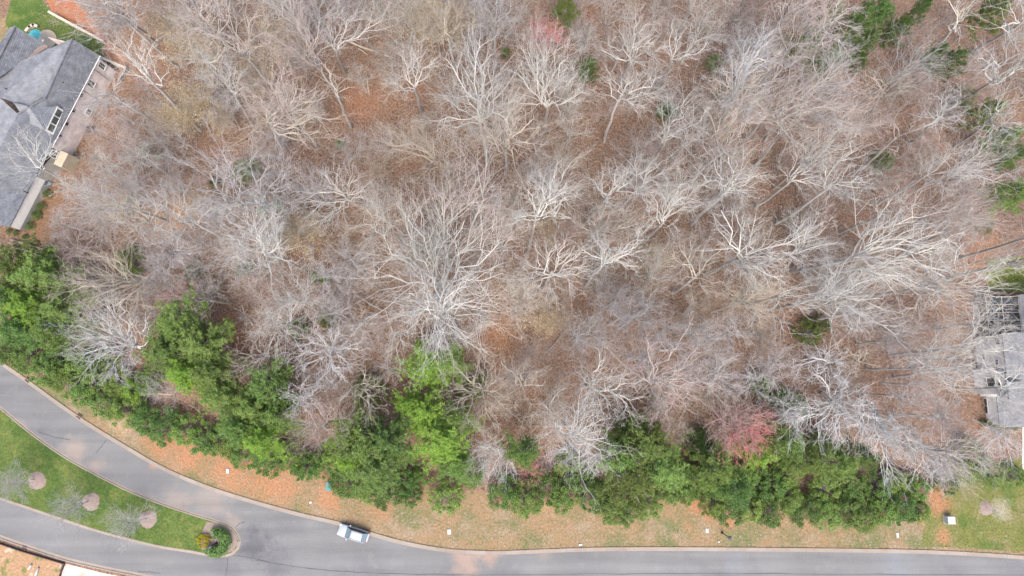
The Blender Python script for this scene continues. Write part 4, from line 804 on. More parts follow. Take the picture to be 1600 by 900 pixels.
roof('roof', [[(22, 161, 7.95), (45, 167, 8.15), (71, 204, 7.45), (40, 190, 7.3)]], M['shingle2'], HL, .1)
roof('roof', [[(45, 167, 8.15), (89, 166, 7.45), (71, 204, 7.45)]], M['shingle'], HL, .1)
# pine straw washed into the roof valleys
for k, vs in enumerate([[(0, 106, 5.66), (20, 95, 5.5), (45, 80, 5.2), (70, 69, 4.78), (76, 73, 4.86), (50, 88, 5.3), (25, 101, 5.6), (0, 112, 5.8)], [(84, 86, 5.72), (92, 82, 5.27), (96, 86, 5.9), (90, 104, 6.4), (86, 100, 6.2)]]):
    b = MB(); b.slab([P(x, y, z + .18) for x, y, z in vs], .04); b.build('straw_drift', M['mulch'], HL)
for a_, b_ in ((RA, RB), ((24, 41, 7.6), (-24, 135, 7.6)), ((28, 178, 7.95), (72, 152.5, 8.0)), ((22, 161, 7.98), (45, 167, 8.18))):
    b = MB(); b.tube([P(*a_) + (0, 0, .06), P(*b_) + (0, 0, .06)], .14, 6); b.build('ridge_cap', M['shingle2'], HL)
for x, y, z in ((10, 139, 7.3), (79, 86, 6.4), (40, 300, 5.3), (100, 130, 7.0)):
    w = P(x, y, z); b = MB(); b.lathe((w[0], w[1], z - .4), [(.2, 0), (.1, .25), (.09, .75)], 8); b.build('vent_pipe', M['iron'], HL)
# walls (inset under the eaves) with brick in real courses
n1 = P(*E1)[:2]; n2_ = P(*EM)[:2]; d1 = (n2_ - n1) / np.linalg.norm(n2_ - n1); out1 = np.array([-d1[1], d1[0]]);
if out1[0] < 0: out1 = -out1
A0, A1 = n1 - out1 * .35 + d1 * .3, n2_ - out1 * .35
b = MB(); wall_quad(b, A0, A1, 0, 5.15); q = A0 - out1 * 9; wall_quad(b, q, A0, 0, 5.15)
b.add([(A0[0], A0[1], 5.15), (q[0], q[1], 5.15), tuple(P(107, 66, 7.2))], [(0, 1, 2)]); b.build('wall', M['brick'], HL, uvdir=True)
m1 = P(55, 275, 3.6)[:2]; m2 = P(15, 354, 3.5)[:2]; d2 = (m2 - m1) / np.linalg.norm(m2 - m1)
B0, B1 = m1 - out1 * .02, m2 - out1 * .02
b = MB(); wall_quad(b, B0, B1, 1.25, 3.45); b.build('wall_panel', M['whitepaint'], HL)
b = MB(); wall_quad(b, B0 - out1 * .03, B1 - out1 * .03, 0, 1.245); wall_quad(b, B1, B1 - out1 * 8, 0, 3.3); wall_quad(b, A1, B0, 0, 3.6); b.build('wall', M['greystone'], HL, uvdir=True)
gb = MB(); gb.tube([P(156, 87, 5.22) + np.r_[out1 * .06, 0], P(81, 230, 5.22) + np.r_[out1 * .06, 0]], .07, 6); gb.build('gutter', M['whitepaint'], HL)
def wall_window(x, y, w, h, p0, nrm2, parent, m='glass', proud=.03, frame='whitepaint', sill=True):
    n3 = np.r_[nrm2, 0]; c = on_plane(x, y, np.r_[p0, 0], n3); u = np.array([-nrm2[1], nrm2[0], 0]); rz = math.atan2(u[1], u[0])
    f = MB(); o = c + n3 * proud
    for s in (-1, 1): f.box(o + u * s * (w / 2 + .04), (.09, .10, h + .17), rz)
    for s in (-1, 1): f.box(o + np.array([0, 0, s * (h / 2 + .04)]), (w - .01, .10, .09), rz)
    f.box(o, (.04, .07, h - .01), rz)
    fr = f.build('window', M[frame], parent)
    g = MB(); g.box(c + n3 * .01, (w, .03, h), rz); g.build('pane', M[m], fr)
    if sill:
        s_ = MB(); s_.box(c + n3 * .09 - np.array([0, 0, h / 2 + .13]), (w + .3, .2, .08), rz); s_.build('sill', M['concrete'], fr)
    return fr
for x, y, w, h in [(159, 103, .8, 1.6), (142, 131, .9, 1.5), (138, 175, .9, 1.1), (84, 241, 1.0, 1.4)]: wall_window(x, y, w, h, A0, out1, HL)
wall_window(75, 259, .7, .8, B0, out1, HL)
for x, y in [(115, 173), (104, 193.5), (93.5, 213), (127, 149)]:
    c = on_plane(x, y, np.r_[A0, 0], np.r_[out1, 0]); b = MB(); b.box(c + np.r_[out1 * .06, 0], (.5, .12, .45), math.atan2(d1[1], d1[0])); b.build('vent', M['darkglass'], HL)
for x, y in ((165, 107), (176, 112)): pass
# downpipes on the brick
for t in (.12, .36): 
    p = A0 + (A1 - A0) * t; b = MB(); b.tube([(p[0] + out1[0] * .08, p[1] + out1[1] * .08, .1), (p[0] + out1[0] * .08, p[1] + out1[1] * .08, 4.5)], .06, 6); b.build('downpipe', M['wood'], HL)
# white triple dormer
t0, t1 = P(89, 166, 7.4), P(71, 204, 7.4); dv = (t1 - t0); LL = np.linalg.norm(dv); dv /= LL; nv = np.array([-dv[1], dv[0], 0]); nv = nv if nv[0] > 0 else -nv; rz = math.atan2(dv[1], dv[0]); mid = (t0 + t1) / 2
b = MB(); b.box(mid - np.array([0, 0, .85]) - nv * .08, (LL, .12, 1.7), rz); DM = b.build('dormer', M['whitepaint'], HL)
b = MB()
for f in (-.5, -.165, .165, .5): b.box(mid + dv * LL * f * .93 - np.array([0, 0, .85]) + nv * .02, (.22 if abs(f) > .4 else .10, .10, 1.68), rz)
b.box(mid - np.array([0, 0, .09]) + nv * .03, (LL + .05, .1, .2), rz); b.box(mid - np.array([0, 0, 1.6]) + nv * .03, (LL + .05, .14, .26), rz); b.build('window_frame', M['whitepaint'], DM)
for f in (-.31, 0, .31):
    b = MB(); b.box(mid + dv * LL * f - np.array([0, 0, .82]) + nv * .005, (LL * .26, .06, 1.28), rz); b.build('pane', M['glass'], DM)
# stone chimney stack base projecting from the wall, and flagstone landing
cb = on_plane(92, 247, np.r_[A1, 0], np.r_[out1, 0])[:2] + out1 * .75; b = MB(); b.box((cb[0], cb[1], 1.5), (2.4, 1.4, 3.0), math.atan2(d1[1], d1[0])); BY = b.build('stone_bay', M['stone'], HL, bevel=.04)
FL = empty('flagstone_landing', P(113, 243), 'cream flagstone landing at the foot of the left house wall', 'landing')
for i in range(12):
    x, y = 106 + (i % 4) * 4.4 + (i // 4) * .8, 237.5 + (i // 4) * 4.2 - (i % 4) * .6
    w = P(x + R.uniform(-.5, .5), y + R.uniform(-.5, .5)) - np.array(FL.location); n = 6; rr = .2 * R.uniform(.85, 1.15)
    b = MB(); b.slab([(w[0] + rr * R.uniform(.8, 1.15) * math.cos(k * 1.047), w[1] + rr * R.uniform(.8, 1.15) * math.sin(k * 1.047), .16 + R.uniform(0, .04)) for k in range(n)], .17); b.build('flagstone', M['stone'], FL)

# patio with turquoise parasol, garden walls
b = MB(); c = P(72, 62); b.lathe((c[0], c[1], 0), [(1.75, 0), (1.75, .07)], 28); tag(b.build('patio', mat('tan_paving', (.42, .33, .235), var=.15, scale=1.0)), kind='structure')
UM = empty('patio_parasol', P(54, 53), 'turquoise patio parasol beside the round tan patio', 'parasol')
cz = P(53, 53, 2.2) - np.array([P(54, 53)[0], P(54, 53)[1], 0]); b = MB(); b.lathe((cz[0], cz[1], 2.0), [(1.0, 0), (.55, .22), (.05, .42)], 8); b.build('canopy', M['tealcloth'], UM)
b = MB(); b.lathe((cz[0], cz[1], 0), [(.25, 0), (.25, .08), (.03, .1), (.03, 2.4)], 8); b.build('pole', M['whitepaint'], UM)
def garden_wall(pts, h, th, m, label, cap=True, name='garden_wall'):
    w = [P(x, y) for x, y in pts]; r = empty(name, w[0], label, 'wall'); o = np.array(r.location)
    for i in range(len(w) - 1):
        d = w[i + 1] - w[i]; L = np.linalg.norm(d); rz = math.atan2(d[1], d[0]); c = (w[i] + w[i + 1]) / 2 - o
        b = MB(); b.box((c[0], c[1], h / 2), (L, th, h), rz); b.build('wall_body', m, r)
        if cap: b = MB(); b.box((c[0], c[1], h + .04), (L + th, th * 1.3, .08), rz); b.build('coping', m, r)
    return r
garden_wall([(82, 23), (165, 68)], .9, .28, M['cream'], 'straight cream garden wall between dark lawn and red clay')
garden_wall([(160, 92), (200, 109)], .8, .22, M['cream'], 'short cream wall at the corner of the left house')
garden_wall([(200.5, 110), (189, 130)], .8, .2, M['wood'], 'weathered stub wall turning down from the short cream wall')
garden_wall([(44, 50), (49, 44), (55, 41), (60, 43)], .5, .35, M['cream'], 'curved cream seat wall around the turquoise parasol')
garden_wall([(20, 376), (45, 383), (70, 391)], .5, .25, M['wood'], 'upper dark timber wall below the pine straw bed')
garden_wall([(22, 386), (50, 395), (75, 404)], .45, .22, M['wood'], 'lower dark timber wall nearest the pines')
for i, (x, y, r_, lab) in enumerate([(73, 303, 7, 'clipped shrub, topmost of the four along the left house wall'), (62, 323, 8, 'clipped shrub, second down along the left house wall'), (55, 337, 8, 'clipped shrub, third down along the left house wall'), (45, 353, 7, 'clipped shrub, lowest along the left house wall'), (24, 364, 5, 'small dark shrub at the corner of the left house'), (38, 370, 5, 'small dark shrub right of the house-corner shrub'), (109, 222, 5, 'little dark shrub above the flagstone landing'), (117, 221, 4, 'tiny dark shrub at the brick wall foot'), (13, 361, 5, 'dark shrub under the lower roof corner')]):
    shrub(x, y, r_, 'dark', r_ * .16, lab)
AC = empty('air_conditioner', P(77, 288), 'grey-blue air conditioning unit beside the clipped shrubs', 'air conditioner')
b = MB(); b.box((0, 0, .45), (.95, .95, .9), .5); b.build('casing', mat('grey_blue_metal', (.16, .19, .23), var=.2, scale=3), AC, bevel=.05)
b = MB(); b.lathe((0, 0, .9), [(.38, 0), (.38, .03), (.1, .05)], 16); b.build('fan_grille', M['black'], AC)
BN = empty('rubbish_bin', P(145, 204), 'dark blue bin standing among brush right of the brick wall', 'bin')
b = MB(); b.box((0, 0, .5), (.6, .65, 1.0), .4, 1.12); b.build('body', M['bluepaint'], BN, bevel=.04); b = MB(); b.box((0, 0, 1.05), (.72, .76, .08), .4); b.build('lid', M['bluepaint'], BN, bevel=.03)

# ------------------------------------------------------------------ right house
HR = empty('white_brick_house', P(1560, 570), 'white brick house with grey roof at the right edge', 'house')
XW = P(1527, 570)[0]
def yy(py): return P(1560, py, 3.0)[1]
Y0, Y1, Y2, Y3, Y4 = yy(664), yy(620), yy(572), yy(527), yy(462)
nL = np.array([-1.0, 0.0])
b = MB(); wall_quad(b, (XW, Y3), (XW, Y1), 0, 6.6); wall_quad(b, (XW + 12, Y3), (XW, Y3), 0, 6.6); wall_quad(b, (XW, Y1), (XW + 12, Y1), 0, 6.6); b.build('wall', M['whitebrick'], HR, uvdir=True)
b = MB(); b.slab([(XW - .35, Y1 - .3, 6.6), (XW + 6, Y1 - .3, 9.6), (XW + 6, Y3 + .3, 9.6), (XW - .35, Y3 + .3, 6.6)][::1], .16); b.slab([(XW + 12.3, Y3 + .3, 6.6), (XW + 6, Y3 + .3, 9.6), (XW + 6, Y1 - .3, 9.6), (XW + 12.3, Y1 - .3, 6.6)], .16); b.build('roof', M['shingle2'], HR, uvdir=True)
# projecting gable
G0, G1, XG = yy(616), yy(577), XW - .7; gm = (G0 + G1) / 2
b = MB(); wall_quad(b, (XG, G1), (XG, G0), 0, 5.4); b.add([(XG, G0, 5.4), (XG, G1, 5.4), (XG, gm, 7.3)], [(0, 1, 2)]); wall_quad(b, (XW, G1), (XG, G1), 0, 5.4); wall_quad(b, (XG, G0), (XW, G0), 0, 5.4); b.build('gable_wall', M['whitebrick'], HR, uvdir=True)
b = MB(); b.slab([(XG - .25, G1 + .25, 5.2), (XG - .25, gm, 7.45), (XW + 4, gm, 7.45), (XW + 4, G1 + .25, 5.2)][::-1], .14); b.slab([(XG - .25, G0 - .25, 5.2), (XG - .25, gm, 7.45), (XW + 4, gm, 7.45), (XW + 4, G0 - .25, 5.2)], .14); b.build('gable_roof', M['shingle'], HR, uvdir=True)
b = MB()
for s in (G0 - .25, G1 + .25): b.tube([(XG - .27, s, 5.1), (XG - .27, gm, 7.36)], .05, 4)
b.build('rake_trim', M['darkglass'], HR)
pW, pG = np.array([XW, 0.0]), np.array([XG, 0.0])
for x, y, w, h in [(1559, 533, .9, 1.0), (1541, 533, .5, .9), (1536, 557, .9, .9), (1558, 566, .8, .6)]: wall_window(x, y, w, h, pW, nL, HR, 'darkglass', sill=False)
wall_window(1549, 597, 1.3, 1.7, pG, nL, HR, 'glass')
c = on_plane(1562, 600, np.r_[pG, 0], np.r_[nL, 0]); b = MB(); b.tube([c, c + np.array([-.08, 0, 0])], .22, 12); b.build('gable_vent', M['darkglass'], HR)
# low end with glazed doors
b = MB(); wall_quad(b, (XW + .6, Y1 - .02), (XW + .6, Y0), 0, 3.2); wall_quad(b, (XW + .6, Y0), (XW + 11, Y0), 0, 3.2); b.build('wall', M['whitebrick'], HR, uvdir=True)
b = MB(); b.slab([(XW + .3, Y0 - .3, 3.2), (XW + 6, Y0 + 1.0, 6.0), (XW + 6, Y1, 6.0), (XW + .3, Y1, 3.2)], .15); b.slab([(XW + .3, Y0 - .31, 3.19), (XW + 12, Y0 - .31, 3.19), (XW + 12, Y0 + 1.0, 5.99), (XW + 6, Y0 + 1.0, 5.99)], .15); b.build('roof', M['shingle2'], HR, uvdir=True)
wall_window(1536, 634, 2.2, 2.1, np.array([XW + .6, 0.]), nL, HR, 'glass', sill=False)
# screened porch with dark roof mesh under white frame
b = MB(); b.slab([(XW + .2, Y3 + .05, 3.0), (XW + 4.6, Y3 + .05, 3.9), (XW + 4.6, Y4 - .2, 3.9), (XW + .2, Y4 - .2, 3.0)], .08); PR = b.build('porch_roof', mat('dark_screen', (.012, .015, .02), col2=(.05, .06, .07), scale=1.2, rough=.95, spec=.1), HR)
b = MB()
for f in np.linspace(0, 1, 6):
    y = Y3 + .1 + (Y4 - .3 - Y3) * f; b.tube([(XW + .15, y, 3.05), (XW + 4.6, y, 3.97)], .035, 4)
for x_, z_ in ((XW + .2, 3.06), (XW + 2.3, 3.5), (XW + 4.5, 3.96)): b.tube([(x_, Y3 + .1, z_), (x_, Y4 - .2, z_)], .05, 4)
b.build('porch_beam', M['cream'], PR)
for f in (0.02, .5, .98):
    b = MB(); b.box((XW + .25, Y3 + .1 + (Y4 - .3 - Y3) * f, 1.48), (.14, .14, 2.95)); b.build('porch_post', M['wood'], HR)
b = MB(); wall_quad(b, (XW + 4.7, Y4), (XW + 4.7, Y3), 0, 6.0); wall_quad(b, (XW + 12, Y4), (XW + 4.7, Y4), 0, 6.0); b.build('wall', M['whitebrick'], HR, uvdir=True)
b = MB(); b.slab([(XW + 4.3, Y3 - .05, 6.0), (XW + 8, Y3 - .05, 8.0), (XW + 8, Y4 + .3, 8.0), (XW + 4.3, Y4 + .3, 6.0)], .15); b.slab([(XW + 12, Y4 + .3, 6.0), (XW + 8, Y4 + .3, 8.0), (XW + 8, Y3 - .05, 8.0), (XW + 12, Y3 - .05, 6.0)], .15); b.build('roof', M['shingle2'], HR, uvdir=True)
for i in range(8): shrub(1538 + i * 7, 661 + i * .8, 6, 'dark' if i % 2 else 'olive', 1.2)
b = MB(); b.slab([(P(x, y, 0.02)) for x, y in [(1598, 640), (1597, 725), (1598, 732), (1602, 737), (1700, 740), (1700, 640)]], .03); tag(b.build('concrete_drive', M['whiteplastic']), kind='structure')

for root in (HL, HR):                                # the parts above were measured in the world
    for ch in root.children: ch.location = -root.location
# ------------------------------------------------------------------ things along the road
def drain(x, y, ang, label):
    w = P(x, y); r = empty('storm_drain', (w[0], w[1], .0), label, 'drain', 'storm drains in the kerb'); r.rotation_euler = (0, 0, ang)
    b = MB(); b.box((0, 0, .05), (.72, .62, .12)); b.build('frame', M['iron'], r)
    for k in range(6):
        b = MB(); b.box((-.28 + k * .112, 0, .125), (.05, .52, .03)); b.build('grate_bar', M['iron'], r)
    b = MB(); b.box((0, .28, .10), (.74, .14, .14)); b.build('hood', M['iron'], r)
drain(43.5, 593.5, -.62, 'rusty kerb drain nearest the left picture edge on the upper road')
drain(124, 650.5, -.62, 'rusty kerb drain further down the upper road bend')
drain(38.5, 856.5, -.30 + math.pi, 'rusty kerb drain on the lower road beside the silt fence')
def lid(x, y, ang, label, s=(.62, .85)):
    s = (s[0] * .85, s[1] * .85)
    r = empty('meter_box', P(x, y), label, 'meter box', 'white meter boxes on the verge'); r.rotation_euler = (0, 0, ang)
    b = MB(); b.box((0, 0, .04), (s[0] + .1, s[1] + .1, .08)); b.build('collar', M['concrete'], r, bevel=.015)
    b = MB(); b.box((0, 0, .10), (s[0], s[1], .05)); b.build('lid', M['whiteplastic'], r, bevel=.02)
lid(356, 736, .1, 'white meter box lid on orange clay left of the teal box', (.5, .8))
lid(485.5, 785, .3, 'small white meter box lid between kerb and teal box', (.4, .35))
lid(702, 831, .05, 'white meter box lid on the verge right of the silver car')
lid(1104.5, 829, 0, 'white meter box lid left of the black lamp post', (.5, .7))
lid(1402, 836, 0, 'white meter box lid left of the white cabinet', (.4, .8))
lid(1123, 846.5, 0, 'tiny white lid below the black lamp post', (.25, .25))
lid(907, 851, .2, 'tan stone cap at the kerb below the tall verge pine', (.6, .3))
def cabinet(x, y, ang, size, m, label, name):
    r = empty(name, P(x, y), label, 'cabinet'); r.rotation_euler = (0, 0, ang); w, d, h = size
    b = MB(); b.box((0, 0, .05), (w + .25, d + .25, .1)); b.build('pad', M['concrete'], r)
    b = MB(); b.box((0, 0, .1 + h / 2), (w, d, h)); b.build('casing', m, r, bevel=.04)
    b = MB(); b.box((0, 0, .12 + h), (w * 1.04, d * 1.04, .06), 0, .96); b.build('lid', m, r, bevel=.02)
    b = MB(); b.box((w * .5 + .01, 0, .1 + h * .55), (.03, .12, .2)); b.build('handle', M['black'], r)
cabinet(516.5, 758.5, -.25, (1.0, 1.25, .85), M['teal'], 'teal utility box on bare clay above the silver car', 'utility_box')
cabinet(1480, 811, 0, (1.1, 1.1, .95), mat('pale_grey_metal', (.34, .355, .345), var=.1, scale=2), 'white utility cabinet on the clay at the lawn edge', 'utility_cabinet')
def lamp_post(x, y, h, label, dirn=None):
    r = empty('lamp_post', P(x, y), label, 'lamp post'); 
    b = MB(); b.lathe((0, 0, 0), [(.17, 0), (.17, .35), (.09, .45), (.065, .6), (.055, h - .5), (.09, h - .45), (.09, h - .4)], 12); b.build('pole', M['black'], r, smooth=True)
    b = MB(); b.lathe((0, 0, h - .4), [(.13, 0), (.2, .45)], 6); b.build('lantern', M['glass'], r)
    b = MB(); b.lathe((0, 0, h + .05), [(.30, 0), (.28, .05), (.06, .22), (.03, .32)], 12); b.build('cap', mat('grey_cap', (.06, .065, .075), rough=.5), r)
lamp_post(1128, 832, 3.6, 'black lamp post with lantern on the verge near the kerb')
# young street trees with mulch rings
RING = 'mulch rings round the young trees'
def mulch_ring(x, y, r, z, label):
    w = P(x, y); b = MB(); n = 30
    b.add([(w[0] + r * (1 + .07 * math.sin(3 * a + x) + R.uniform(-.07, .07)) * math.cos(a), w[1] + r * (1 + .07 * math.sin(3 * a + x) + R.uniform(-.07, .07)) * math.sin(a), z) for a in [6.283 * k / n for k in range(n)]] + [(w[0], w[1], z + .14)] + [(w[0] + r * .6 * math.cos(6.283 * k / n), w[1] + r * .6 * math.sin(6.283 * k / n), z + .11) for k in range(n)],
          [(k, (k + 1) % n, n + 1 + (k + 1) % n, n + 1 + k) for k in range(n)] + [(n + 1 + k, n + 1 + (k + 1) % n, n) for k in range(n)])
    tag(b.build('mulch_ring', M['mulch']), label, 'mulch ring', RING)
YT = [proto_tree('young', 6.0, 1.6, 3.6, 16, 9, 6, 3, 700 + i, .76, .10) for i in range(3)]
for i, (x, y, lab) in enumerate([(59, 751, 'first'), (143, 784, 'middle'), (232, 811, 'last')]):
    mulch_ring(x, y, 1.32, .104, f'round mulch ring under the {lab} young tree along the island')
    w = P(x - 4, y - 1); root = empty('young_tree', (w[0], w[1], .15), f'young spreading bare tree on the island, {lab} of three from the left edge', 'tree', 'young trees on the traffic island'); root.rotation_euler = (0, 0, i * 2.0)
    link('trunk', YT[i][0], M['trunk'], root); link('branches', YT[i][1], M['lilac'], root); link('twigs', YT[i][2], M['twig_lilac'], root)
mulch_ring(1541, 794, 1.05, .012, 'small grey mulch ring on the lawn right of the white cabinet')
w = P(1541, 794); root = empty('young_tree', (w[0], w[1], .05), 'slim bare sapling in the grey mulch ring on the right lawn', 'tree'); root.scale = (.35, .35, .5)
link('trunk', YT[1][0], M['trunk'], root); link('branches', YT[1][1], M['white'], root)
# planted head of the island
sheet("planting_bed", PL([(324, 815), (340, 817.5), (360, 826), (369.5, 838), (371.5, 850), (364.5, 860.5), (350, 866), (325, 864), (316, 858), (312, 845), (316, 831)]), .112, M['mulch'])
HC = P(341, 846)
rg = np.random.default_rng(5); C = []; 
for k in range(3600):
    a = math.radians(rg.uniform(-150, 118)); t = rg.uniform(0, 6.283); q = .70 * math.sqrt(rg.uniform(.55, 1)); rr = 1.22 + q * math.cos(t)
    C.append((rr * math.cos(a), rr * math.sin(a), .65 + q * 1.0 * math.sin(t)))
HG = empty('clipped_hedge', (HC[0], HC[1], .11), 'clipped green crescent hedge curling round the lamp on the island tip', 'hedge'); HG.scale = (1.16, 1.16, 1.0)
V, Q = leaf_quads(np.array(C), rg, .17, .6, .3); link('foliage', raw_mesh('foliage', V, Q), M['dark'], HG)
core = [(1.22 * math.cos(math.radians(a)), 1.22 * math.sin(math.radians(a)), .62) for a in range(-146, 116, 12)]
b = MB(); b.tube(core, .40, 8); b.build('stems', mat('hedge_inner', (.03, .05, .018)), HG)
shrub(317.5, 845, 11, 'olive', 1.0, 'yellow flowering shrub at the left end of the island bed')
bpy.data.objects[[o.name for o in bpy.data.objects if o.get('label', '').startswith('yellow flowering')][0]].children[1].material_slots[0].link = 'OBJECT'
for ch in [o for o in bpy.data.objects if o.get('label', '').startswith('yellow flowering')][0].children:
    if ch.name.startswith('foliage'): ch.material_slots[0].link = 'OBJECT'; ch.material_slots[0].material = M['yellow']
lamp_post(339, 848, 2.6, 'black lamp post inside the crescent hedge on the island tip')
SG = empty('stone_marker', (*P(361, 851)[:2], .11), 'small white marker stone at the kerb end of the island', 'marker')
b = MB(); b.box((0, 0, .3), (.28, .75, .6), -.35, .9); b.build('slab', M['whiteplastic'], SG, bevel=.04); b = MB(); b.box((.05, .35, .1), (.16, .16, .2)); b.build('spotlight', M['black'], SG, bevel=.02)
# silt fence and pipes on the building lot
SF = empty('silt_fence', P(0, 848), 'dark silt fence along the lower kerb with a corner turn', 'fence'); o0 = np.array(SF.location)
fl = [P(x, y) for x, y in [(-40, 834), (0, 848.5), (35, 860.5), (70, 871), (102, 880.5), (98, 890), (93, 905)]]
b = MB()
for i in range(len(fl) - 1):
    d = fl[i + 1] - fl[i]; c = (fl[i] + fl[i + 1]) / 2 - o0; b.box((c[0], c[1], .18), (np.linalg.norm(d), .12, .36), math.atan2(d[1], d[0]))
b.build('fabric', mat('dark_fabric', (.055, .035, .03), var=.4, scale=2), SF)
for p in fl:
    b = MB(); b.box((p[0] - o0[0], p[1] - o0[1], .42), (.07, .07, .84)); b.build('stake', M['wood'], SF)
for pts, lab in (([(60, 887), (54, 903)], 'white plastic pipe, longer one on the clay building lot'), ([(49, 882), (44, 890)], 'white plastic pipe, shorter one on the clay building lot')):
    b = MB(); b.tube([P(x, y, .15) for x, y in pts], .15, 10); tag(b.build('plastic_pipe', M['whiteplastic'], smooth=True), lab, 'pipe', 'pipes on the building lot')

# ------------------------------------------------------------------ silver car
CAR = empty('silver_car', P(554, 832), 'silver estate car parked beside the kerb, nose to the left', 'car')
d = P(577, 838) - P(531, 824); CAR.rotation_euler = (0, 0, math.atan2(d[1], d[0]) + math.pi)      # +x is the nose
CAR.location.z = .01
def loft(sts, name, m, smooth=True, sub=1):
    """sts: (x, [(y, z) half profile from bottom to top centre])"""
    vs = []; fs = []; n = len(sts[0][1]); w = 2 * n - 1
    for x, pr in sts:
        for y, z in pr: vs.append((x, -y, z))
        for y, z in pr[-2::-1]: vs.append((x, y, z))
    for i in range(len(sts) - 1):
        for k in range(w - 1): fs.append((i * w + k, i * w + k + 1, (i + 1) * w + k + 1, (i + 1) * w + k))
        fs.append((i * w + w - 1, i * w, (i + 1) * w, (i + 1) * w + w - 1))
    fs.append(tuple(range(w))); fs.append(tuple((len(sts) - 1) * w + k for k in range(w))[::-1])
    b = MB(); b.add(vs, fs); o = b.build(name, m, CAR, smooth=smooth)
    if sub: s = o.modifiers.new('s', 'SUBSURF'); s.levels = sub; s.render_levels = sub
    return o
def st_(x, hw, zb, zbelt, ztop): return (x, [(hw * .82, zb), (hw * .97, zb + .12), (hw, zb + .34), (hw * .985, zbelt - .06), (hw * .90, zbelt + .01), (hw * .5, ztop - .01), (0, ztop)])
loft([st_(2.36, .62, .34, .62, .66), st_(2.28, .80, .26, .72, .78), st_(2.0, .90, .22, .82, .89), st_(1.3, .93, .22, .93, 1.01), st_(.95, .935, .22, .97, 1.04), st_(0, .94, .22, 1.0, 1.04), st_(-1.2, .935, .22, 1.02, 1.06), st_(-1.95, .90, .24, 1.02, 1.06), st_(-2.28, .80, .30, .96, 1.0), st_(-2.36, .66, .4, .86, .9)], 'body', M['silver'])
def gh(x, hb, ht, zb, zt): return (x, [(hb * .9, zb), (hb, zb + .01), (ht + (hb - ht) * .3, zb + (zt - zb) * .7), (ht, zt - .03), (ht * .9, zt), (0, zt + .012)])
loft([gh(1.12, .80, .78, .98, 1.0), gh(.75, .83, .72, 1.0, 1.23), gh(.32, .845, .66, 1.0, 1.49), gh(-.5, .85, .67, 1.02, 1.55), gh(-1.45, .83, .64, 1.03, 1.50), gh(-1.85, .80, .68, 1.03, 1.28), gh(-2.18, .74, .70, 1.0, 1.03)], 'glasshouse', M['darkglass'])
b = MB()
rp = [(.34, .60), (.0, .63), (-.6, .63), (-1.2, .61), (-1.5, .585)]
zs = [1.525, 1.572, 1.595, 1.575, 1.54]; vs = []
for (x, hw), z in zip(rp, zs):
    vs += [(x, -hw - .03, z - .05), (x, -hw * .6, z), (x, 0, z + .015), (x, hw * .6, z), (x, hw + .03, z - .05)]
b.add(vs, [(i * 5 + k, i * 5 + k + 1, (i + 1) * 5 + k + 1, (i + 1) * 5 + k) for i in range(4) for k in range(4)])
o = b.build('roof', M['silver'], CAR, smooth=True); s = o.modifiers.new('t', 'SOLIDIFY'); s.thickness = .04; s.offset = 1
b = MB(); b.add([(1.08, -.72, 1.045), (1.08, .72, 1.045), (.40, .60, 1.50), (.40, -.60, 1.50)], [(0, 1, 2, 3)])
o = b.build('windscreen', mat('reflective_glass', (.10, .135, .15), rough=.15, spec=.7), CAR); s = o.modifiers.new('t', 'SOLIDIFY'); s.thickness = .03; s.offset = 1
b = MB(); b.add([(-1.52, -.58, 1.52), (-1.52, .58, 1.52), (-2.16, .66, 1.07), (-2.16, -.66, 1.07)], [(0, 1, 2, 3)])
o = b.build('rear_window', bpy.data.materials['reflective_glass'], CAR); s = o.modifiers.new('t', 'SOLIDIFY'); s.thickness = .03; s.offset = 1
for s_ in (-1, 1):
    b = MB(); b.tube([(.25, s_ * .60, 1.60), (-1.35, s_ * .58, 1.60)], .025, 6); b.build('roof_rail', M['black'], CAR)
    b = MB(); b.box((.72, s_ * 1.03, 1.06), (.16, .22, .15)); b.build('mirror', M['silver'], CAR, bevel=.03)
    b = MB(); b.box((2.2, s_ * .66, .72), (.28, .28, .12), -s_ * .35); b.build('headlight', M['lampclear'], CAR, bevel=.03)
    b = MB(); b.box((-2.24, s_ * .70, .93), (.18, .18, .22), s_ * .3); b.build('taillight', M['lampred'], CAR, bevel=.03)
    for x in (1.42, -1.42):
        b = MB(); b.tube([(x, s_ * .72, .33), (x, s_ * .945, .33)], .335, 20); t = b.build('wheel', M['rubber'], CAR, bevel=.02); b = MB(); b.tube([(x, s_ * .93, .33), (x, s_ * .955, .33)], .21, 14); b.build('rim', M['alloy'], t)
for x0, x1 in ((-1.45, -.72), (-.66, .28)): pass

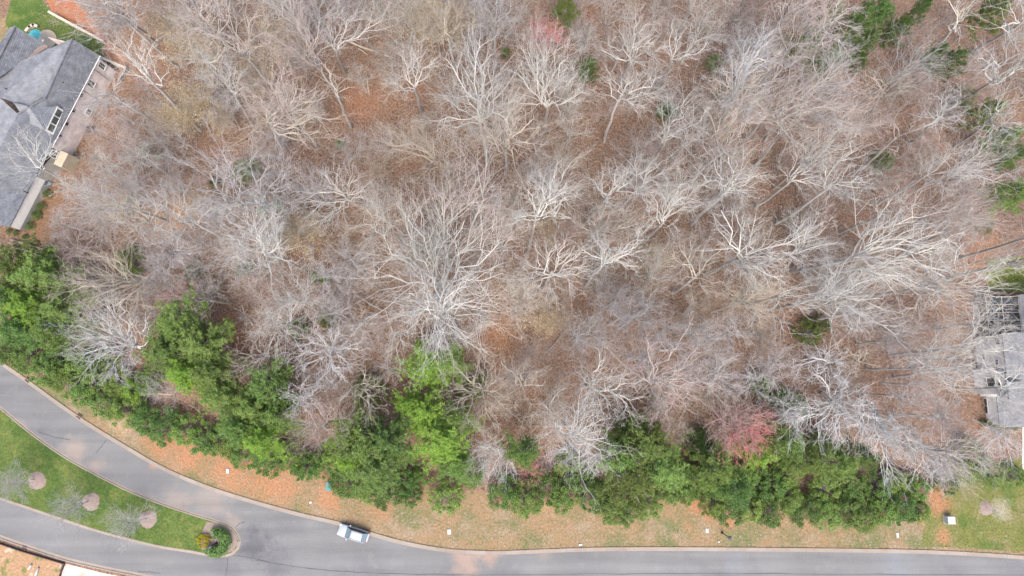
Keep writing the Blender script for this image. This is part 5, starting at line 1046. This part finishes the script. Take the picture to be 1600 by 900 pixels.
# ------------------------------------------------------------------ labels: what sets each tree apart
MARKS = [(690, 440, 'the very broad middle tree'), (860, 427, 'the radial pale tree'), (925, 603, 'the star-shaped tree'), (1150, 668, 'the reddish-pink tree'), (850, 55, 'the red-budded top tree'), (1165, 110, 'the brilliant pale tree'), (90, 180, 'the left house'),
         (1555, 570, 'the right-hand house'), (668, 572, 'the upper lime pine'), (692, 690, 'the large lime pine'), (170, 525, 'the bright white bushy tree'), (515, 310, 'the flat-topped pale tree'), (505, 550, 'the round white-limbed tree'), (750, 615, 'the spoked pale tree'),
         (1400, 380, 'the huge limb tangle'), (1578, 430, 'the bright grass patch'), (530, 130, 'the dead broken tree'), (1480, 811, 'the white cabinet'), (1128, 832, 'the verge lamp post'), (516, 758, 'the teal box'), (554, 832, 'the silver car'), (124, 650, 'the lower kerb drain'), (43, 593, 'the upper kerb drain'),
         (1310, 640, 'the drooping pale tree'), (170, 440, 'the wide sweeping tree'), (750, 130, 'the tall upswept tree'), (205, 85, 'the tall clay-strip tree'), (385, 500, 'the tiny lone tree'), (1490, 40, 'the leaning pale trunk'), (702, 831, "the car's right-hand meter lid"), (356, 736, 'the clay meter lid'), (910, 705, 'the white fan by the verge pine')]
ORD = ['nearest', 'second nearest', 'third nearest', 'fourth nearest', 'fifth nearest', 'sixth nearest', 'seventh nearest', 'eighth nearest', 'ninth nearest', 'tenth nearest', 'eleventh nearest', 'twelfth nearest', '13th nearest', '14th nearest', '15th nearest', '16th nearest', '17th nearest', '18th nearest']
bins = {}
for o, look, x, y, noun in LABELLED:
    mx, my, mn = min(MARKS, key=lambda m_: (m_[0] - x) ** 2 + (m_[1] - y) ** 2)
    dx, dy = x - mx, y - my
    if abs(dx) > abs(dy): dn = 'right of' if dx > 0 else 'left of'
    else: dn = 'below' if dy > 0 else 'above'
    bins.setdefault((look, noun, dn, mn), []).append((dx * dx + dy * dy, o))
for (look, noun, dn, mn), lst in bins.items():
    lst.sort(key=lambda t_: t_[0])
    for i, (_, o) in enumerate(lst):
        o['label'] = f"{look} {noun} {dn} {mn}" if len(lst) == 1 else f"{look} {noun}, {ORD[min(i, 17)]} {dn} {mn}"
